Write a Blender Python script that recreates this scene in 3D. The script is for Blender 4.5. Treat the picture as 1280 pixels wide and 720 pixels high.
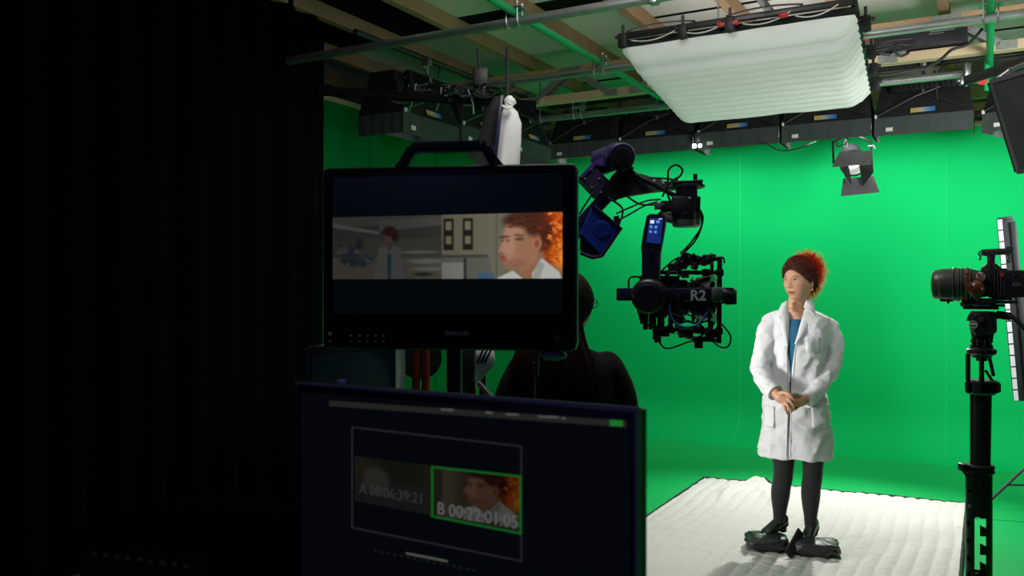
import bpy, bmesh, math, random
import numpy as np
from mathutils import Vector, Matrix, noise, Euler
from math import sin, cos, pi, radians as R
random.seed(7)
for o in list(bpy.data.objects): bpy.data.objects.remove(o)
SC = bpy.context.scene
COL = SC.collection
# ------------------------------------------------------------------ camera, world, big lights, exposure
FPX = 1067.0; CZ = 1.6
cd = bpy.data.cameras.new('camera'); cam = bpy.data.objects.new('camera', cd); COL.objects.link(cam)
cam.location = (0, 0, CZ); cam.rotation_euler = (pi/2, 0, 0)
cd.sensor_width = 36; cd.lens = 36*FPX/1280; cd.clip_start = .05
cd.dof.use_dof = True; cd.dof.focus_distance = 5.1; cd.dof.aperture_fstop = 5.6
SC.camera = cam
SC.view_settings.view_transform = 'Standard'; SC.view_settings.look = 'None'
SC.view_settings.exposure = 0.0; SC.view_settings.gamma = 1; SC.view_settings.use_curve_mapping = False
wd = bpy.data.worlds.new('world'); SC.world = wd; wd.use_nodes = True
wd.node_tree.nodes['Background'].inputs[0].default_value = (.01, .012, .02, 1)
wd.node_tree.nodes['Background'].inputs[1].default_value = .3
# stage axes: u along the back wall, w towards it
TH = R(-29); CU, SU = cos(TH), sin(TH)
def S(u, w, z=0.): return Vector((u*CU - w*SU, u*SU + w*CU, z))
def P(px, py, d): return Vector(((px-640)/FPX*d, d, CZ-(py-360)/FPX*d))
def area(name, loc, tgt, sx, sy, power, col=(1, 1, 1), spread=180):
    l = bpy.data.lights.new(name, 'AREA'); l.shape = 'RECTANGLE'; l.size = sx; l.size_y = sy
    l.energy = power; l.color = col; l.spread = R(spread)
    o = bpy.data.objects.new(name, l); COL.objects.link(o); o.location = loc
    o.rotation_euler = (Vector(tgt)-Vector(loc)).to_track_quat('-Z', 'Y').to_euler()
    return o
def spot(name, loc, tgt, power, ang, blend=.3, rad=.05, col=(1, 1, 1)):
    l = bpy.data.lights.new(name, 'SPOT'); l.energy = power; l.spot_size = R(ang); l.spot_blend = blend
    l.shadow_soft_size = rad; l.color = col
    o = bpy.data.objects.new(name, l); COL.objects.link(o); o.location = loc
    o.rotation_euler = (Vector(tgt)-Vector(loc)).to_track_quat('-Z', 'Y').to_euler()
    return o
WALLLAMP = 7.0       # each wall-wash bag on the back wall
LEFTLAMP = 0        # each wall-wash bag on the left wall
area('key_light', (.35, 3.35, 3.45), (1.75, 5.2, 1.0), .9, .9, 25, (1, .98, .95))
area('side_key_light', (-2.6, 3.9, 1.4), (1.75, 5.2, 1.25), .7, .9, 15, (1, .97, .93), 44)
area('added_ceiling_fill', tuple(S(1.5, 3.6, 1.9)), tuple(S(-.5, 5.4, 3.75)), .9, .9, 16, (1, 1, .95), 110)  # added off-frame lamp that brightens the ceiling from the right
o_ = area('added_ceiling_uplight', tuple(S(-1.35, 5.9, 3.22)), tuple(S(-1.35, 5.9, 4)), 1.3, 1.9, 10, (1, .98, .94)); o_.rotation_euler = (pi, 0, TH)  # added unseen uplight over the softbox tray, brightens the ceiling
area('wall_key_light', tuple(S(1.4, 5.2, 2.35)), tuple(S(-.6, 9, 1.75)), 1.0, .7, 38, (1, 1, 1), 108)
spot('back_light', tuple(P(1068, 222, 7.05)), (1.95, 5.6, .3), 330, 90, .8, .06, (1, .97, .92))
area('violet_practical', (-1.2, -.5, 2.6), (.1, 2.4, 1.5), .5, .5, 2.2, (.35, .25, 1))

# ------------------------------------------------------------------ materials
MATS = {}
def mat(name, col, rough=.5, metal=0., var=0., scale=20., bump=0., bscale=60., emis=None, estr=0., trans=0., vcol=False, spec=None, stretch=None, sheen=0):
    if name in MATS: return MATS[name]
    m = bpy.data.materials.new(name); m.use_nodes = True; nt = m.node_tree; N = nt.nodes; L = nt.links
    b = N['Principled BSDF']; b.inputs['Roughness'].default_value = rough; b.inputs['Metallic'].default_value = metal
    if spec is not None: b.inputs['Specular IOR Level'].default_value = spec
    if sheen: b.inputs['Sheen Weight'].default_value = sheen
    c = tuple(col)+(1,)
    tc = N.new('ShaderNodeTexCoord'); src = tc.outputs['Object']
    if stretch:
        mp = N.new('ShaderNodeMapping'); mp.inputs['Scale'].default_value = stretch; L.new(src, mp.inputs[0]); src = mp.outputs[0]
    if vcol:
        a = N.new('ShaderNodeVertexColor'); a.layer_name = 'Col'; L.new(a.outputs[0], b.inputs['Base Color'])
    elif True:
        n = N.new('ShaderNodeTexNoise'); n.inputs['Scale'].default_value = scale; n.inputs['Detail'].default_value = 4
        L.new(src, n.inputs['Vector'])
        rmp = N.new('ShaderNodeMapRange'); L.new(n.outputs['Fac'], rmp.inputs[0])
        v = max(var, .03)
        rmp.inputs[3].default_value = 1-v; rmp.inputs[4].default_value = 1+v
        mx = N.new('ShaderNodeVectorMath'); mx.operation = 'SCALE'; mx.inputs[0].default_value = col
        L.new(rmp.outputs[0], mx.inputs['Scale']); L.new(mx.outputs[0], b.inputs['Base Color'])
    if bump:
        n2 = N.new('ShaderNodeTexNoise'); n2.inputs['Scale'].default_value = bscale; n2.inputs['Detail'].default_value = 5
        L.new(src, n2.inputs['Vector']); bp = N.new('ShaderNodeBump'); bp.inputs['Strength'].default_value = bump
        bp.inputs['Distance'].default_value = .01; L.new(n2.outputs['Fac'], bp.inputs['Height']); L.new(bp.outputs[0], b.inputs['Normal'])
    if emis is not None:
        b.inputs['Emission Color'].default_value = tuple(emis)+(1,); b.inputs['Emission Strength'].default_value = estr
    if trans:
        out = N['Material Output']; tr = N.new('ShaderNodeBsdfTranslucent'); tr.inputs[0].default_value = c
        ms = N.new('ShaderNodeMixShader'); ms.inputs[0].default_value = trans
        L.new(b.outputs[0], ms.inputs[1]); L.new(tr.outputs[0], ms.inputs[2]); L.new(ms.outputs[0], out.inputs[0])
    MATS[name] = m; return m
def screenmat(name, s=1.):
    m = bpy.data.materials.new(name); m.use_nodes = True; nt = m.node_tree
    b = nt.nodes['Principled BSDF']; a = nt.nodes.new('ShaderNodeVertexColor'); a.layer_name = 'Col'
    b.inputs['Base Color'].default_value = (.004, .004, .005, 1); b.inputs['Roughness'].default_value = .35
    b.inputs['Specular IOR Level'].default_value = .2
    nt.links.new(a.outputs[0], b.inputs['Emission Color']); b.inputs['Emission Strength'].default_value = s
    MATS[name] = m; return m
def glow(name, col, s): return mat(name, (.01, .01, .01), .5, emis=col, estr=s)

def wallmat(name, seams, axis, origin):
    """green chroma paint, thin seams at given positions along one object axis"""
    m = mat(name, (.0025, .48, .122) if axis == 0 else (.002, .20, .05), .75, var=.05, scale=1.5, bump=.05, bscale=25, spec=.08)  # darker green on the left wall carries its shade in the colour
    nt = m.node_tree; N = nt.nodes; L = nt.links; b = N['Principled BSDF']
    base = b.inputs['Base Color'].links[0].from_socket
    tc = N.new('ShaderNodeTexCoord'); sp = N.new('ShaderNodeSeparateXYZ'); L.new(tc.outputs['Object'], sp.inputs[0])
    cur = base
    for (s, c, wdt) in seams:
        a = N.new('ShaderNodeMath'); a.operation = 'SUBTRACT'; a.inputs[1].default_value = s; L.new(sp.outputs[axis], a.inputs[0])
        ab = N.new('ShaderNodeMath'); ab.operation = 'ABSOLUTE'; L.new(a.outputs[0], ab.inputs[0])
        lt = N.new('ShaderNodeMath'); lt.operation = 'LESS_THAN'; lt.inputs[1].default_value = wdt; L.new(ab.outputs[0], lt.inputs[0])
        mx = N.new('ShaderNodeMix'); mx.data_type = 'RGBA'; L.new(lt.outputs[0], mx.inputs[0]); L.new(cur, mx.inputs[6])
        mx.inputs[7].default_value = tuple(c)+(1,); cur = mx.outputs[2]
    L.new(cur, b.inputs['Base Color']); return m
def woodmat(name, col):
    m = mat(name, col, .8, var=.22, scale=6, bump=.3, bscale=30, stretch=(1, 1, 1), spec=.2)
    return m

GREEN = mat('green floor paint', (.006, .45, .11), .55, var=.06, scale=2, bump=.05, bscale=20, spec=.3)
BLACKC = mat('black cloth', (.004, .004, .0045), .95, var=.2, scale=30, spec=.05)
BLACKF = mat('black lamp fabric', (.011, .012, .012), .75, var=.3, scale=9, bump=.3, bscale=40, spec=.3)
SKIRT = mat('grey black nylon', (.05, .062, .058), .7, var=.15, scale=5, bump=.2, bscale=14, spec=.3)
BLACKM = mat('black metal', (.018, .018, .02), .38, var=.2, scale=30, spec=.5)
BLACKP = mat('black plastic', (.012, .012, .015), .5, var=.1, scale=40)
DARKM = mat('dark grey metal', (.11, .11, .105), .4, metal=.5, var=.2, scale=25)
STEEL = mat('galvanised steel', (.48, .50, .50), .38, metal=.85, var=.25, scale=14, bump=.05)
STEELD = mat('brushed steel', (.35, .36, .37), .35, metal=.9, var=.2, scale=30)
ZINC = mat('pressed zinc web', (.30, .33, .31), .5, metal=.6, var=.25, scale=40, bump=.3, bscale=90)
WOOD = woodmat('pine timber', (.47, .30, .165))
WOODL = woodmat('pale timber', (.60, .46, .29))
RAFT = woodmat('rafter timber', (.36, .235, .13))
BOARD = mat('white ceiling board', (.66, .65, .58), .85, var=.14, scale=1.6, bump=.1, bscale=8, spec=.1)
BOARDB = mat('black ceiling board', (.006, .006, .007), .9, spec=.1)
CREAM = mat('cream board', (.62, .55, .46), .8, var=.1, scale=3)
WHITEC = mat('white cloth', (.72, .71, .70), .85, var=.05, scale=8, bump=.15, bscale=30, spec=.15)
REDM = mat('red plastic', (.55, .03, .03), .4)
BLUEP = mat('blue lit metal', (.01, .045, .42), .45, var=.1, scale=8)  # blue light on the crane box put into the base colour
PURP = mat('violet lit metal', (.09, .035, .26), .45, var=.15, scale=8)  # violet light on the box lid put into the base colour
NAVY = mat('navy carbon', (.012, .012, .045), .35, var=.2, scale=30)
GREENT = mat('saturated green tube', (.01, .36, .12), .45, var=.15, scale=12)  # one even saturated green for tubes and post
CABLE = mat('black cable rubber', (.012, .012, .013), .55)
CABLEB = mat('blue cable', (.01, .07, .35), .5)
LABELW = mat('white tag', (.7, .7, .66), .6)

# ------------------------------------------------------------------ mesh builder
class MB:
    def __init__(s, M=None): s.v = []; s.f = []; s.M = M
    def add(s, vs, fs, M=None):
        n = len(s.v)
        for p in vs:
            p = Vector(p)
            if M is not None: p = M @ p
            if s.M is not None: p = s.M @ p
            s.v.append(p)
        s.f += [tuple(i+n for i in f) for f in fs]
        return s
    def box(s, c, size, rot=None, bev=0.):
        bm = bmesh.new(); bmesh.ops.create_cube(bm, size=1)
        for v in bm.verts: v.co = Vector((v.co.x*size[0], v.co.y*size[1], v.co.z*size[2]))
        if bev: bmesh.ops.bevel(bm, geom=bm.edges[:], offset=bev, segments=2, profile=.5, affect='EDGES')
        bm.verts.index_update()
        M = Matrix.Translation(Vector(c))
        if rot is not None: M = M @ (rot.to_4x4() if isinstance(rot, Matrix) else Euler(rot).to_matrix().to_4x4())
        s.add([v.co.copy() for v in bm.verts], [[v.index for v in f.verts] for f in bm.faces], M); bm.free(); return s
    def bar(s, a, b, w, h, up=(0, 0, 1), bev=0.):
        a = Vector(a); b = Vector(b); z = (b-a); l = z.length; z.normalize(); up = Vector(up)
        x = up.cross(z)
        if x.length < 1e-4: x = Vector((1, 0, 0)).cross(z)
        x.normalize(); y = z.cross(x)
        return s.box((a+b)/2, (w, h, l), Matrix((x, y, z)).transposed(), bev)
    def tube(s, pts, r, seg=10, cap=True, sq=None):
        pts = [Vector(p) for p in pts]; n = len(pts)
        rr = r if isinstance(r, (list, tuple)) else [r]*n
        vs = []; prev = None
        for i, p in enumerate(pts):
            t = (pts[min(i+1, n-1)]-pts[max(i-1, 0)])
            if t.length < 1e-9: t = Vector((0, 0, 1))
            t.normalize()
            if prev is None:
                a = Vector((0, 0, 1)) if abs(t.z) < .9 else Vector((0, 1, 0))
                x = a.cross(t).normalized()
            else:
                x = prev - t*prev.dot(t)
                if x.length < 1e-6: x = Vector((1, 0, 0))
                x.normalize()
            prev = x; y = t.cross(x)
            for k in range(seg):
                a = 2*pi*k/seg
                ri = rr[i] if not isinstance(rr[i], (tuple, list)) else None
                if ri is None: vs.append(p + x*cos(a)*rr[i][0] + y*sin(a)*rr[i][1])
                else: vs.append(p + (x*cos(a)+y*sin(a))*ri)
        fs = [(i*seg+k, i*seg+(k+1) % seg, (i+1)*seg+(k+1) % seg, (i+1)*seg+k) for i in range(n-1) for k in range(seg)]
        if cap: fs += [tuple(range(seg))[::-1], tuple((n-1)*seg+k for k in range(seg))]
        return s.add(vs, fs)
    def cyl(s, a, b, r, r2=None, seg=20): return s.tube([a, b], [r, r if r2 is None else r2], seg)
    def lathe(s, a, b, prof, seg=28):
        """prof: (t along a->b, radius)"""
        a = Vector(a); b = Vector(b); z = (b-a); up = Vector((0, 0, 1)) if abs(z.normalized().z) < .9 else Vector((0, 1, 0))
        x = up.cross(z).normalized(); y = z.normalized().cross(x); vs = []
        for (t, r) in prof:
            for k in range(seg):
                q = 2*pi*k/seg; vs.append(a+z*t+(x*cos(q)+y*sin(q))*r)
        n = len(prof)
        fs = [(i*seg+k, i*seg+(k+1) % seg, (i+1)*seg+(k+1) % seg, (i+1)*seg+k) for i in range(n-1) for k in range(seg)]
        fs += [tuple(range(seg))[::-1], tuple((n-1)*seg+k for k in range(seg))]
        return s.add(vs, fs)
    def rings(s, rings, cap=True, closed=True):
        n = len(rings); k = len(rings[0]); vs = [p for r in rings for p in r]
        fs = []
        for i in range(n-1):
            for j in range(k if closed else k-1):
                fs.append((i*k+j, i*k+(j+1) % k, (i+1)*k+(j+1) % k, (i+1)*k+j))
        if cap: fs += [tuple(range(k))[::-1], tuple((n-1)*k+j for j in range(k))]
        return s.add(vs, fs)
    def ball(s, c, r, seg=16, M=None):
        r = (r, r, r) if not isinstance(r, (tuple, list)) else r
        vs = []; h = seg//2
        for i in range(1, h):
            a = pi*i/h
            for k in range(seg):
                b = 2*pi*k/seg; vs.append(Vector((r[0]*sin(a)*cos(b), r[1]*sin(a)*sin(b), r[2]*cos(a))))
        n = len(vs); vs += [Vector((0, 0, r[2])), Vector((0, 0, -r[2]))]
        fs = [(i*seg+k, (i+1)*seg+k, (i+1)*seg+(k+1) % seg, i*seg+(k+1) % seg) for i in range(h-2) for k in range(seg)]
        fs += [(n, k, (k+1) % seg) for k in range(seg)] + [(n+1, (h-2)*seg+(k+1) % seg, (h-2)*seg+k) for k in range(seg)]
        T = Matrix.Translation(Vector(c))
        return s.add(vs, fs, T @ M.to_4x4() if M is not None else T)
    def prism(s, poly, n, t):
        """planar polygon of 3D points, thickened by t along n"""
        n = Vector(n).normalized()*t; k = len(poly); poly = [Vector(p) for p in poly]
        vs = poly+[p+n for p in poly]
        fs = [tuple(range(k)), tuple(range(2*k-1, k-1, -1))]+[(i, i+k, (i+1) % k+k, (i+1) % k) for i in range(k)]
        return s.add(vs, fs)
    def grid(s, f, nu, nv):
        vs = [f(i/nu, j/nv) for j in range(nv+1) for i in range(nu+1)]
        return s.add(vs, [(j*(nu+1)+i, j*(nu+1)+i+1, (j+1)*(nu+1)+i+1, (j+1)*(nu+1)+i) for j in range(nv) for i in range(nu)])
    def join(s, o): return s.add(o.v, o.f)
    def center_base(s):
        xs = [p.x for p in s.v]; ys = [p.y for p in s.v]; zs = [p.z for p in s.v]
        return Vector(((min(xs)+max(xs))/2, (min(ys)+max(ys))/2, min(zs)))
WM = {}
def tag(o, label=None, cat=None, group=None, kind=None):
    if label: o['label'] = label
    if cat: o['category'] = cat
    if group: o['group'] = group
    if kind: o['kind'] = kind
    return o
def finish(me, smooth):
    bm = bmesh.new(); bm.from_mesh(me); bmesh.ops.recalc_face_normals(bm, faces=bm.faces[:]); bm.to_mesh(me); bm.free()
    if smooth:
        me.polygons.foreach_set('use_smooth', [True]*len(me.polygons))
        if smooth != 'all': 
            try: me.set_sharp_from_angle(angle=R(38))
            except Exception: pass
def link(name, me, m, parent=None, base=None):
    o = bpy.data.objects.new(name, me); COL.objects.link(o)
    if m is not None: me.materials.append(m)
    if parent is not None:
        W = WM[parent.name]; me.transform(W.inverted()); o.parent = parent; WM[o.name] = W.copy()
        if parent.type == 'MESH': pass
    else:
        b = base or Vector((0, 0, 0)); M = Matrix.Translation(b); me.transform(M.inverted()); o.matrix_world = M; WM[o.name] = M
    return o
def part(name, mb, m, parent=None, smooth=True, base=None):
    me = bpy.data.meshes.new(name); me.from_pydata([tuple(v) for v in mb.v], [], mb.f); me.update()
    finish(me, smooth)
    if parent is None and base is None: base = mb.center_base()
    return link(name, me, m, parent, base)
def empty(name, loc, rz=0., label=None, cat=None, group=None):
    o = bpy.data.objects.new(name, None); COL.objects.link(o); o.empty_display_size = .1
    M = Matrix.Translation(Vector(loc)) @ Matrix.Rotation(rz, 4, 'Z'); o.matrix_world = M
    o.location = loc; o.rotation_euler = (0, 0, rz); WM[o.name] = M
    return tag(o, label, cat, group)
def copy_tree(o, parent=None):
    c = o.copy(); COL.objects.link(c); c.parent = parent
    for ch in list(o.children): copy_tree(ch, c)
    return c
def struct(name, mb, m, smooth=False):
    o = part(name, mb, m, None, smooth, base=Vector((0, 0, 0))); o['kind'] = 'structure'; return o
def text(name, s, size, m, parent, origin, xdir, up, ext=.0006, align='CENTER', bold=0.):
    cu = bpy.data.curves.new('t', 'FONT'); cu.body = s; cu.size = size; cu.extrude = ext; cu.align_x = align; cu.align_y = 'CENTER'; cu.offset = bold
    cu.resolution_u = 3
    t = bpy.data.objects.new('t', cu); COL.objects.link(t)
    dg = bpy.context.evaluated_depsgraph_get(); me = bpy.data.meshes.new_from_object(t.evaluated_get(dg))
    bpy.data.objects.remove(t)
    x = Vector(xdir).normalized(); y = Vector(up).normalized(); z = x.cross(y).normalized(); y = z.cross(x)
    M = Matrix((x, y, z)).transposed().to_4x4(); M.translation = Vector(origin); me.transform(M); me.name = name
    me.materials.clear()
    return link(name, me, m, parent)
def bake(mb, mods, smooth=True):
    """evaluate modifiers on a builder mesh and return plain mesh data"""
    me = bpy.data.meshes.new('tmp'); me.from_pydata([tuple(v) for v in mb.v], [], mb.f); me.update()
    bm = bmesh.new(); bm.from_mesh(me); bmesh.ops.recalc_face_normals(bm, faces=bm.faces[:]); bm.to_mesh(me); bm.free()
    o = bpy.data.objects.new('tmp', me); COL.objects.link(o)
    for (t, kw) in mods:
        md = o.modifiers.new(t, t)
        for k, v in kw.items(): setattr(md, k, v)
    dg = bpy.context.evaluated_depsgraph_get(); out = bpy.data.meshes.new_from_object(o.evaluated_get(dg))
    bpy.data.objects.remove(o)
    out.polygons.foreach_set('use_smooth', [True]*len(out.polygons))
    return out
def vcolor(me, fn):
    n = len(me.vertices); co = np.empty(n*3); me.vertices.foreach_get('co', co); co = co.reshape(-1, 3)
    c = np.ones((n, 4)); c[:, :3] = fn(co)
    a = me.color_attributes.new('Col', 'FLOAT_COLOR', 'POINT'); a.data.foreach_set('color', c.astype(np.float32).ravel())
def sag(a, b, drop, n=12, side=(0, 0, 0)):
    a = Vector(a); b = Vector(b); side = Vector(side)
    return [a.lerp(b, i/n)+(Vector((0, 0, -drop))+side)*4*(i/n)*(1-i/n) for i in range(n+1)]
def spline(pts, n=8):
    pts = [Vector(p) for p in pts]; out = []
    q = [pts[0]*2-pts[1]]+pts+[pts[-1]*2-pts[-2]]
    for i in range(1, len(q)-2):
        for k in range(n):
            t = k/n; a, b, c, d = q[i-1], q[i], q[i+1], q[i+2]
            out.append(.5*((2*b)+(c-a)*t+(2*a-5*b+4*c-d)*t*t+(3*b-a-3*c+d)*t**3))
    out.append(pts[-1]); return out
U = S(1, 0, 0); W_ = S(0, 1, 0); Z = Vector((0, 0, 1))
MS = Matrix.Rotation(TH, 4, 'Z')        # stage frame -> world

# ================================================================== SETTING
WT = 3.10; CEIL = 3.76
mb = MB().grid(lambda a, b: S(-4.6+a*8.1, -2.4+b*(11.4-.4), 0), 8, 12); struct('floor', mb, GREEN)
def back(a, b):
    z = b*WT; w = 9.
    if z < .4: q = z/.4*pi/2; w = 8.6+.4*sin(q); z = .4*(1-cos(q))
    return Vector((-4.6+a*8.1, w, z))
bw = MB().grid(back, 2, 40); bw.f = bw.f
mw = wallmat('green wall paint', [(-2.25, (.03, .55, .16), .003), (-.32, (.02, .52, .14), .0022), (1.6, (.0, .25, .05), .003)], 0, 0)
def struct_local(name, mb, m):
    me = bpy.data.meshes.new(name); me.from_pydata([tuple(v) for v in mb.v], [], mb.f); me.update(); finish(me, 'all')
    o = bpy.data.objects.new(name, me); COL.objects.link(o); me.materials.append(m); o.matrix_world = MS; o['kind'] = 'structure'; return o
struct_local('wall_back', bw, mw)
mw2 = wallmat('left wall green with shade', [(5.13, (.001, .09, .02), .007), (5.79, (.001, .09, .02), .007), (6.79, (.001, .09, .02), .007), (7.9, (.001, .12, .03), .005)], 1, 0)
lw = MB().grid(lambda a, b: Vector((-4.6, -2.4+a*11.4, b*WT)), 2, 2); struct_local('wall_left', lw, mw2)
rw = MB().grid(lambda a, b: Vector((3.5, -2.4+a*11.4, b*CEIL)), 2, 2); struct_local('wall_right', rw, mat('dark wall paint', (.02, .02, .022), .8))
# ceiling: boards, black for a dark gap and to put darkness into the left
cb = MB(); ck = MB()
def cell(m_, u0, u1, w0, w1, z=CEIL): m_.box(((u0+u1)/2, (w0+w1)/2, z+.02), (u1-u0, w1-w0, .04))
US = [-4.41+.69*i for i in range(-4, 12)]
cell(ck, -7.6, -3.72, -2.4, 6.15); cell(cb, -7.6, -3.72, 6.15, 10)
cell(cb, -3.72, -2.3, -2.4, 5.75); cell(ck, -3.72, -2.3, 5.75, 6.15); cell(cb, -3.72, -2.3, 6.15, 10)
cell(cb, -2.3, 3.5, -2.4, 10)
o = struct_local('ceiling', cb, BOARD)
me = bpy.data.meshes.new('black_boards'); me.from_pydata([tuple(v) for v in ck.v], [], ck.f); me.update()
for p in o.data.polygons: p.use_smooth = False
c2 = bpy.data.objects.new('black_board', me); COL.objects.link(c2); me.materials.append(BOARDB); c2.parent = o
# rafters along the depth, each its own timber
k = 1
for u in US:
    mb = MB(); mb.bar(S(u, 1.0, 3.70), S(u, 9.3, 3.70), .070, .115, bev=.004)
    struct('trim_%d' % k, mb, RAFT); k += 1
# thin black noggings and stains between boards
for (u0, u1, w) in ((-2.3, 3.4, 6.5), (-3.7, 3.4, 8.2)):
    mb = MB(); mb.bar(S(u0, w, 3.752), S(u1, w, 3.752), .012, .012); struct('trim_%d' % k, mb, BOARDB); k += 1
# open-web joist: two timber chords with pressed metal webs
def webjoist(w, u0, u1, k, z0=3.28, z1=3.59):
    mb = MB(); mb.bar(S(u0, w, z0+.035), S(u1, w, z0+.035), .095, .07, bev=.004)
    o = struct('trim_%d' % k, mb, WOODL)
    mb = MB(); mb.bar(S(u0, w, z1-.035), S(u1, w, z1-.035), .095, .07, bev=.004)
    a = part('upper_chord', mb, WOOD, o, False)
    step = 1.0; u = u0+.1; n = 0
    while u < u1-.5:
        mb = MB()
        for sgn in (-1, 1):
            y = w+sgn*.051
            for q in (-1, 1):
                mb.bar(S(u+q*.05, y, z1-.06), S(u+q*.34, y, z0+.05), .05, .006, up=W_)
                mb.bar(S(u+q*.065+q*.022, y-.0, z1-.06), S(u+q*.355+q*.022, y, z0+.05), .007, .022, up=W_)
                mb.bar(S(u+q*.065-q*.03, y, z1-.06), S(u+q*.355-q*.03, y, z0+.05), .007, .022, up=W_)
            mb.box(S(u, y, z1-.035), (.20, .006, .06), Matrix.Rotation(TH, 3, 'Z'), .002)
            mb.box(S(u-.385, y, z0+.033), (.13, .006, .06), Matrix.Rotation(TH, 3, 'Z'), .002)
            mb.box(S(u+.385, y, z0+.033), (.13, .006, .06), Matrix.Rotation(TH, 3, 'Z'), .002)
        part('metal_web', mb, ZINC, o, False); u += 1.0
    return o
webjoist(7.0, -5.35, 3.4, k); k += 1
webjoist(9.15, -5.2, 3.4, k, 3.26, 3.55); k += 1
mb = MB(); mb.box(S(-.5, 9.3, 3.42), (8.2, .04, .7), Matrix.Rotation(TH, 3, 'Z')); struct('trim_%d' % k, mb, CREAM); k += 1
mb = MB(); mb.bar(S(-4.6, 9.02, WT+.02), S(3.4, 9.02, WT+.02), .12, .04); struct('trim_%d' % k, mb, WOODL); k += 1
mb = MB(); mb.bar(S(-4.63, -1, WT+.02), S(-4.63, 9.0, WT+.02), .08, .04); struct('trim_%d' % k, mb, WOODL); k += 1
# nogging plank right of the lamp rig
mb = MB(); mb.bar(S(-1.0, 8.6, 3.33), S(3.2, 8.6, 3.33), .04, .11, bev=.003); struct('trim_%d' % k, mb, WOODL); k += 1

# added black curtain standing in for darkness along the left side
def curt(a, b):
    w = -1.5+a*6.55; s = .055*sin(a*150)+.025*sin(a*61+1.); return S(-4.42+s*(.6+.4*(1-b)), w, .02+b*3.66)
mb = MB().grid(curt, 420, 6)
o = part('added_black_curtain', mb, BLACKC, None, 'all'); tag(o, 'tall black pleated curtain added to darken the left side of the studio', 'curtain')
md = o.modifiers.new('s', 'SOLIDIFY'); md.thickness = .004

# ================================================================== PIPES
def clamp_pair(c, t, s, rz=.0):
    """two U bolts where tube s (dir) crosses pipe t"""
    mb = MB(); c = Vector(c)
    for q in (-1, 1):
        off = s*(q*.038)
        pts = [c+off+t*(.0)+Vector((0, 0, .085))+t*.0]
        arc = [c+off+Vector((0, 0, .0))+(t*0)+(Vector((0, 0, 1))*(.033*sin(a))+s*0) for a in ()]
        loop = []
        for i in range(13):
            a = pi*i/12; loop.append(c+off*1.0+t.cross(Z).normalized()*(.033*cos(a))*1.0+Vector((0, 0, -.033*sin(a)))) if False else None
        side = (Z.cross(t)).normalized()
        loop = [c+t*(q*.038)+side*(.032)+Z*.1]+[c+t*(q*.038)+side*(.032*cos(pi*i/10))-Z*(.032*sin(pi*i/10)) for i in range(11)]+[c+t*(q*.038)-side*.032+Z*.1]
        mb.tube(loop, .005, 6)
        mb.cyl(loop[0]-Z*.0, loop[0]+Z*.012, .011, seg=6); mb.cyl(loop[-1], loop[-1]+Z*.012, .011, seg=6)
    mb.box(c+Z*.078, (.13, .09, .008), Matrix.Rotation(math.atan2(t.y, t.x), 3, 'Z'))
    return mb
pipes = [(4.50, -4.3, 3.3, 'galvanised steel pipe across the ceiling nearest the camera, upper left', (-2.48,)),
         (5.80, -4.3, 3.3, 'galvanised steel pipe passing directly above the white ceiling softbox', (-2.48, .03)),
         (7.22, -4.3, -.1, 'galvanised steel pipe carrying the clamps of the black lamp row', (-2.48, -3.3)),]
for (w, u0, u1, lab, cl) in pipes:
    root = empty('scaffold_pipe', S(-1, w, 3.2), TH, lab, 'pipe')
    part('pipe', MB().cyl(S(u0, w, 3.2), S(u1, w, 3.2), .0285, seg=24), STEEL, root)
    for u in cl: part('clamp', clamp_pair(S(u, w, 3.2), U, W_), STEELD, root)
for (u, m_, w0, w1, lab) in ((-2.48, GREENT, 3.2, 8.3, 'green tube running into the ceiling depth left of the white softbox'),
                         (-1.13, BLACKM, 3.2, 5.5, 'black tube running into the depth above the white softbox'),
                         (.03, GREENT, 4.2, 8.4, 'green tube at the top right corner crossing over the steel pipe')):
    o = part('cross_tube', MB().cyl(S(u, w0, 3.262), S(u, w1, 3.262), .024, seg=16), m_); tag(o, lab, 'pipe')
# hangers from rafters to pipes
for (u, w) in ((-1.6, 4.5), (-1.6, 5.8), (-3.7, 7.22)):
    mb = MB().cyl(S(u, w, 3.2), S(u, w, 3.6), .006, seg=8); mb.box(S(u, w, 3.2), (.05, .07, .07), Matrix.Rotation(TH, 3, 'Z'), .006)
    o = part('pipe_hanger', mb, STEELD); tag(o, {4.5: 'thin steel hanger on the pipe nearest the camera at the top', 5.8: 'thin steel hanger above the white ceiling softbox', 7.22: 'thin steel hanger at the left on the furthest pipe'}[w], 'hanger', 'pipe hangers under the rafters')

# ================================================================== OVERHEAD SOFTBOX
SX0, SX1, SW0, SW1 = -2.03, -.64, 5.12, 7.10
root = empty('ceiling_softbox', S((SX0+SX1)/2, (SW0+SW1)/2, 3.0), TH, 'large white pleated fabric softbox hanging flat under the ceiling', 'studio light')
SOFT = mat('white diffusion fabric', (.72, .74, .70), .8, var=.03, scale=6, bump=.12, bscale=25, emis=(.93, 1., .93), estr=.17, spec=.1)
def soft(a, b):
    u = SX0+a*(SX1-SX0); w = SW0+b*(SW1-SW0)
    ea = min(a, 1-a)*(SX1-SX0); eb = min(b, 1-b)*(SW1-SW0)
    z = 3.135-.10*(1-max(0, 1-ea/.14)**2.2)*(1-max(0, 1-eb/.30)**2.0)
    k_ = b*13; f = abs(sin(pi*k_)); z -= .052*f**.7*min(1, ea/.05+.25)
    z += .006*noise.noise(Vector((u*5, w*12, 0)))
    if ea < .02: u += (.012 if a > .5 else -.012)*f
    z += -.03*b; u -= b*(.26-.12*a)
    return S(u, w, z)
part('diffuser', MB().grid(soft, 60, 192), SOFT, root, 'all')
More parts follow.
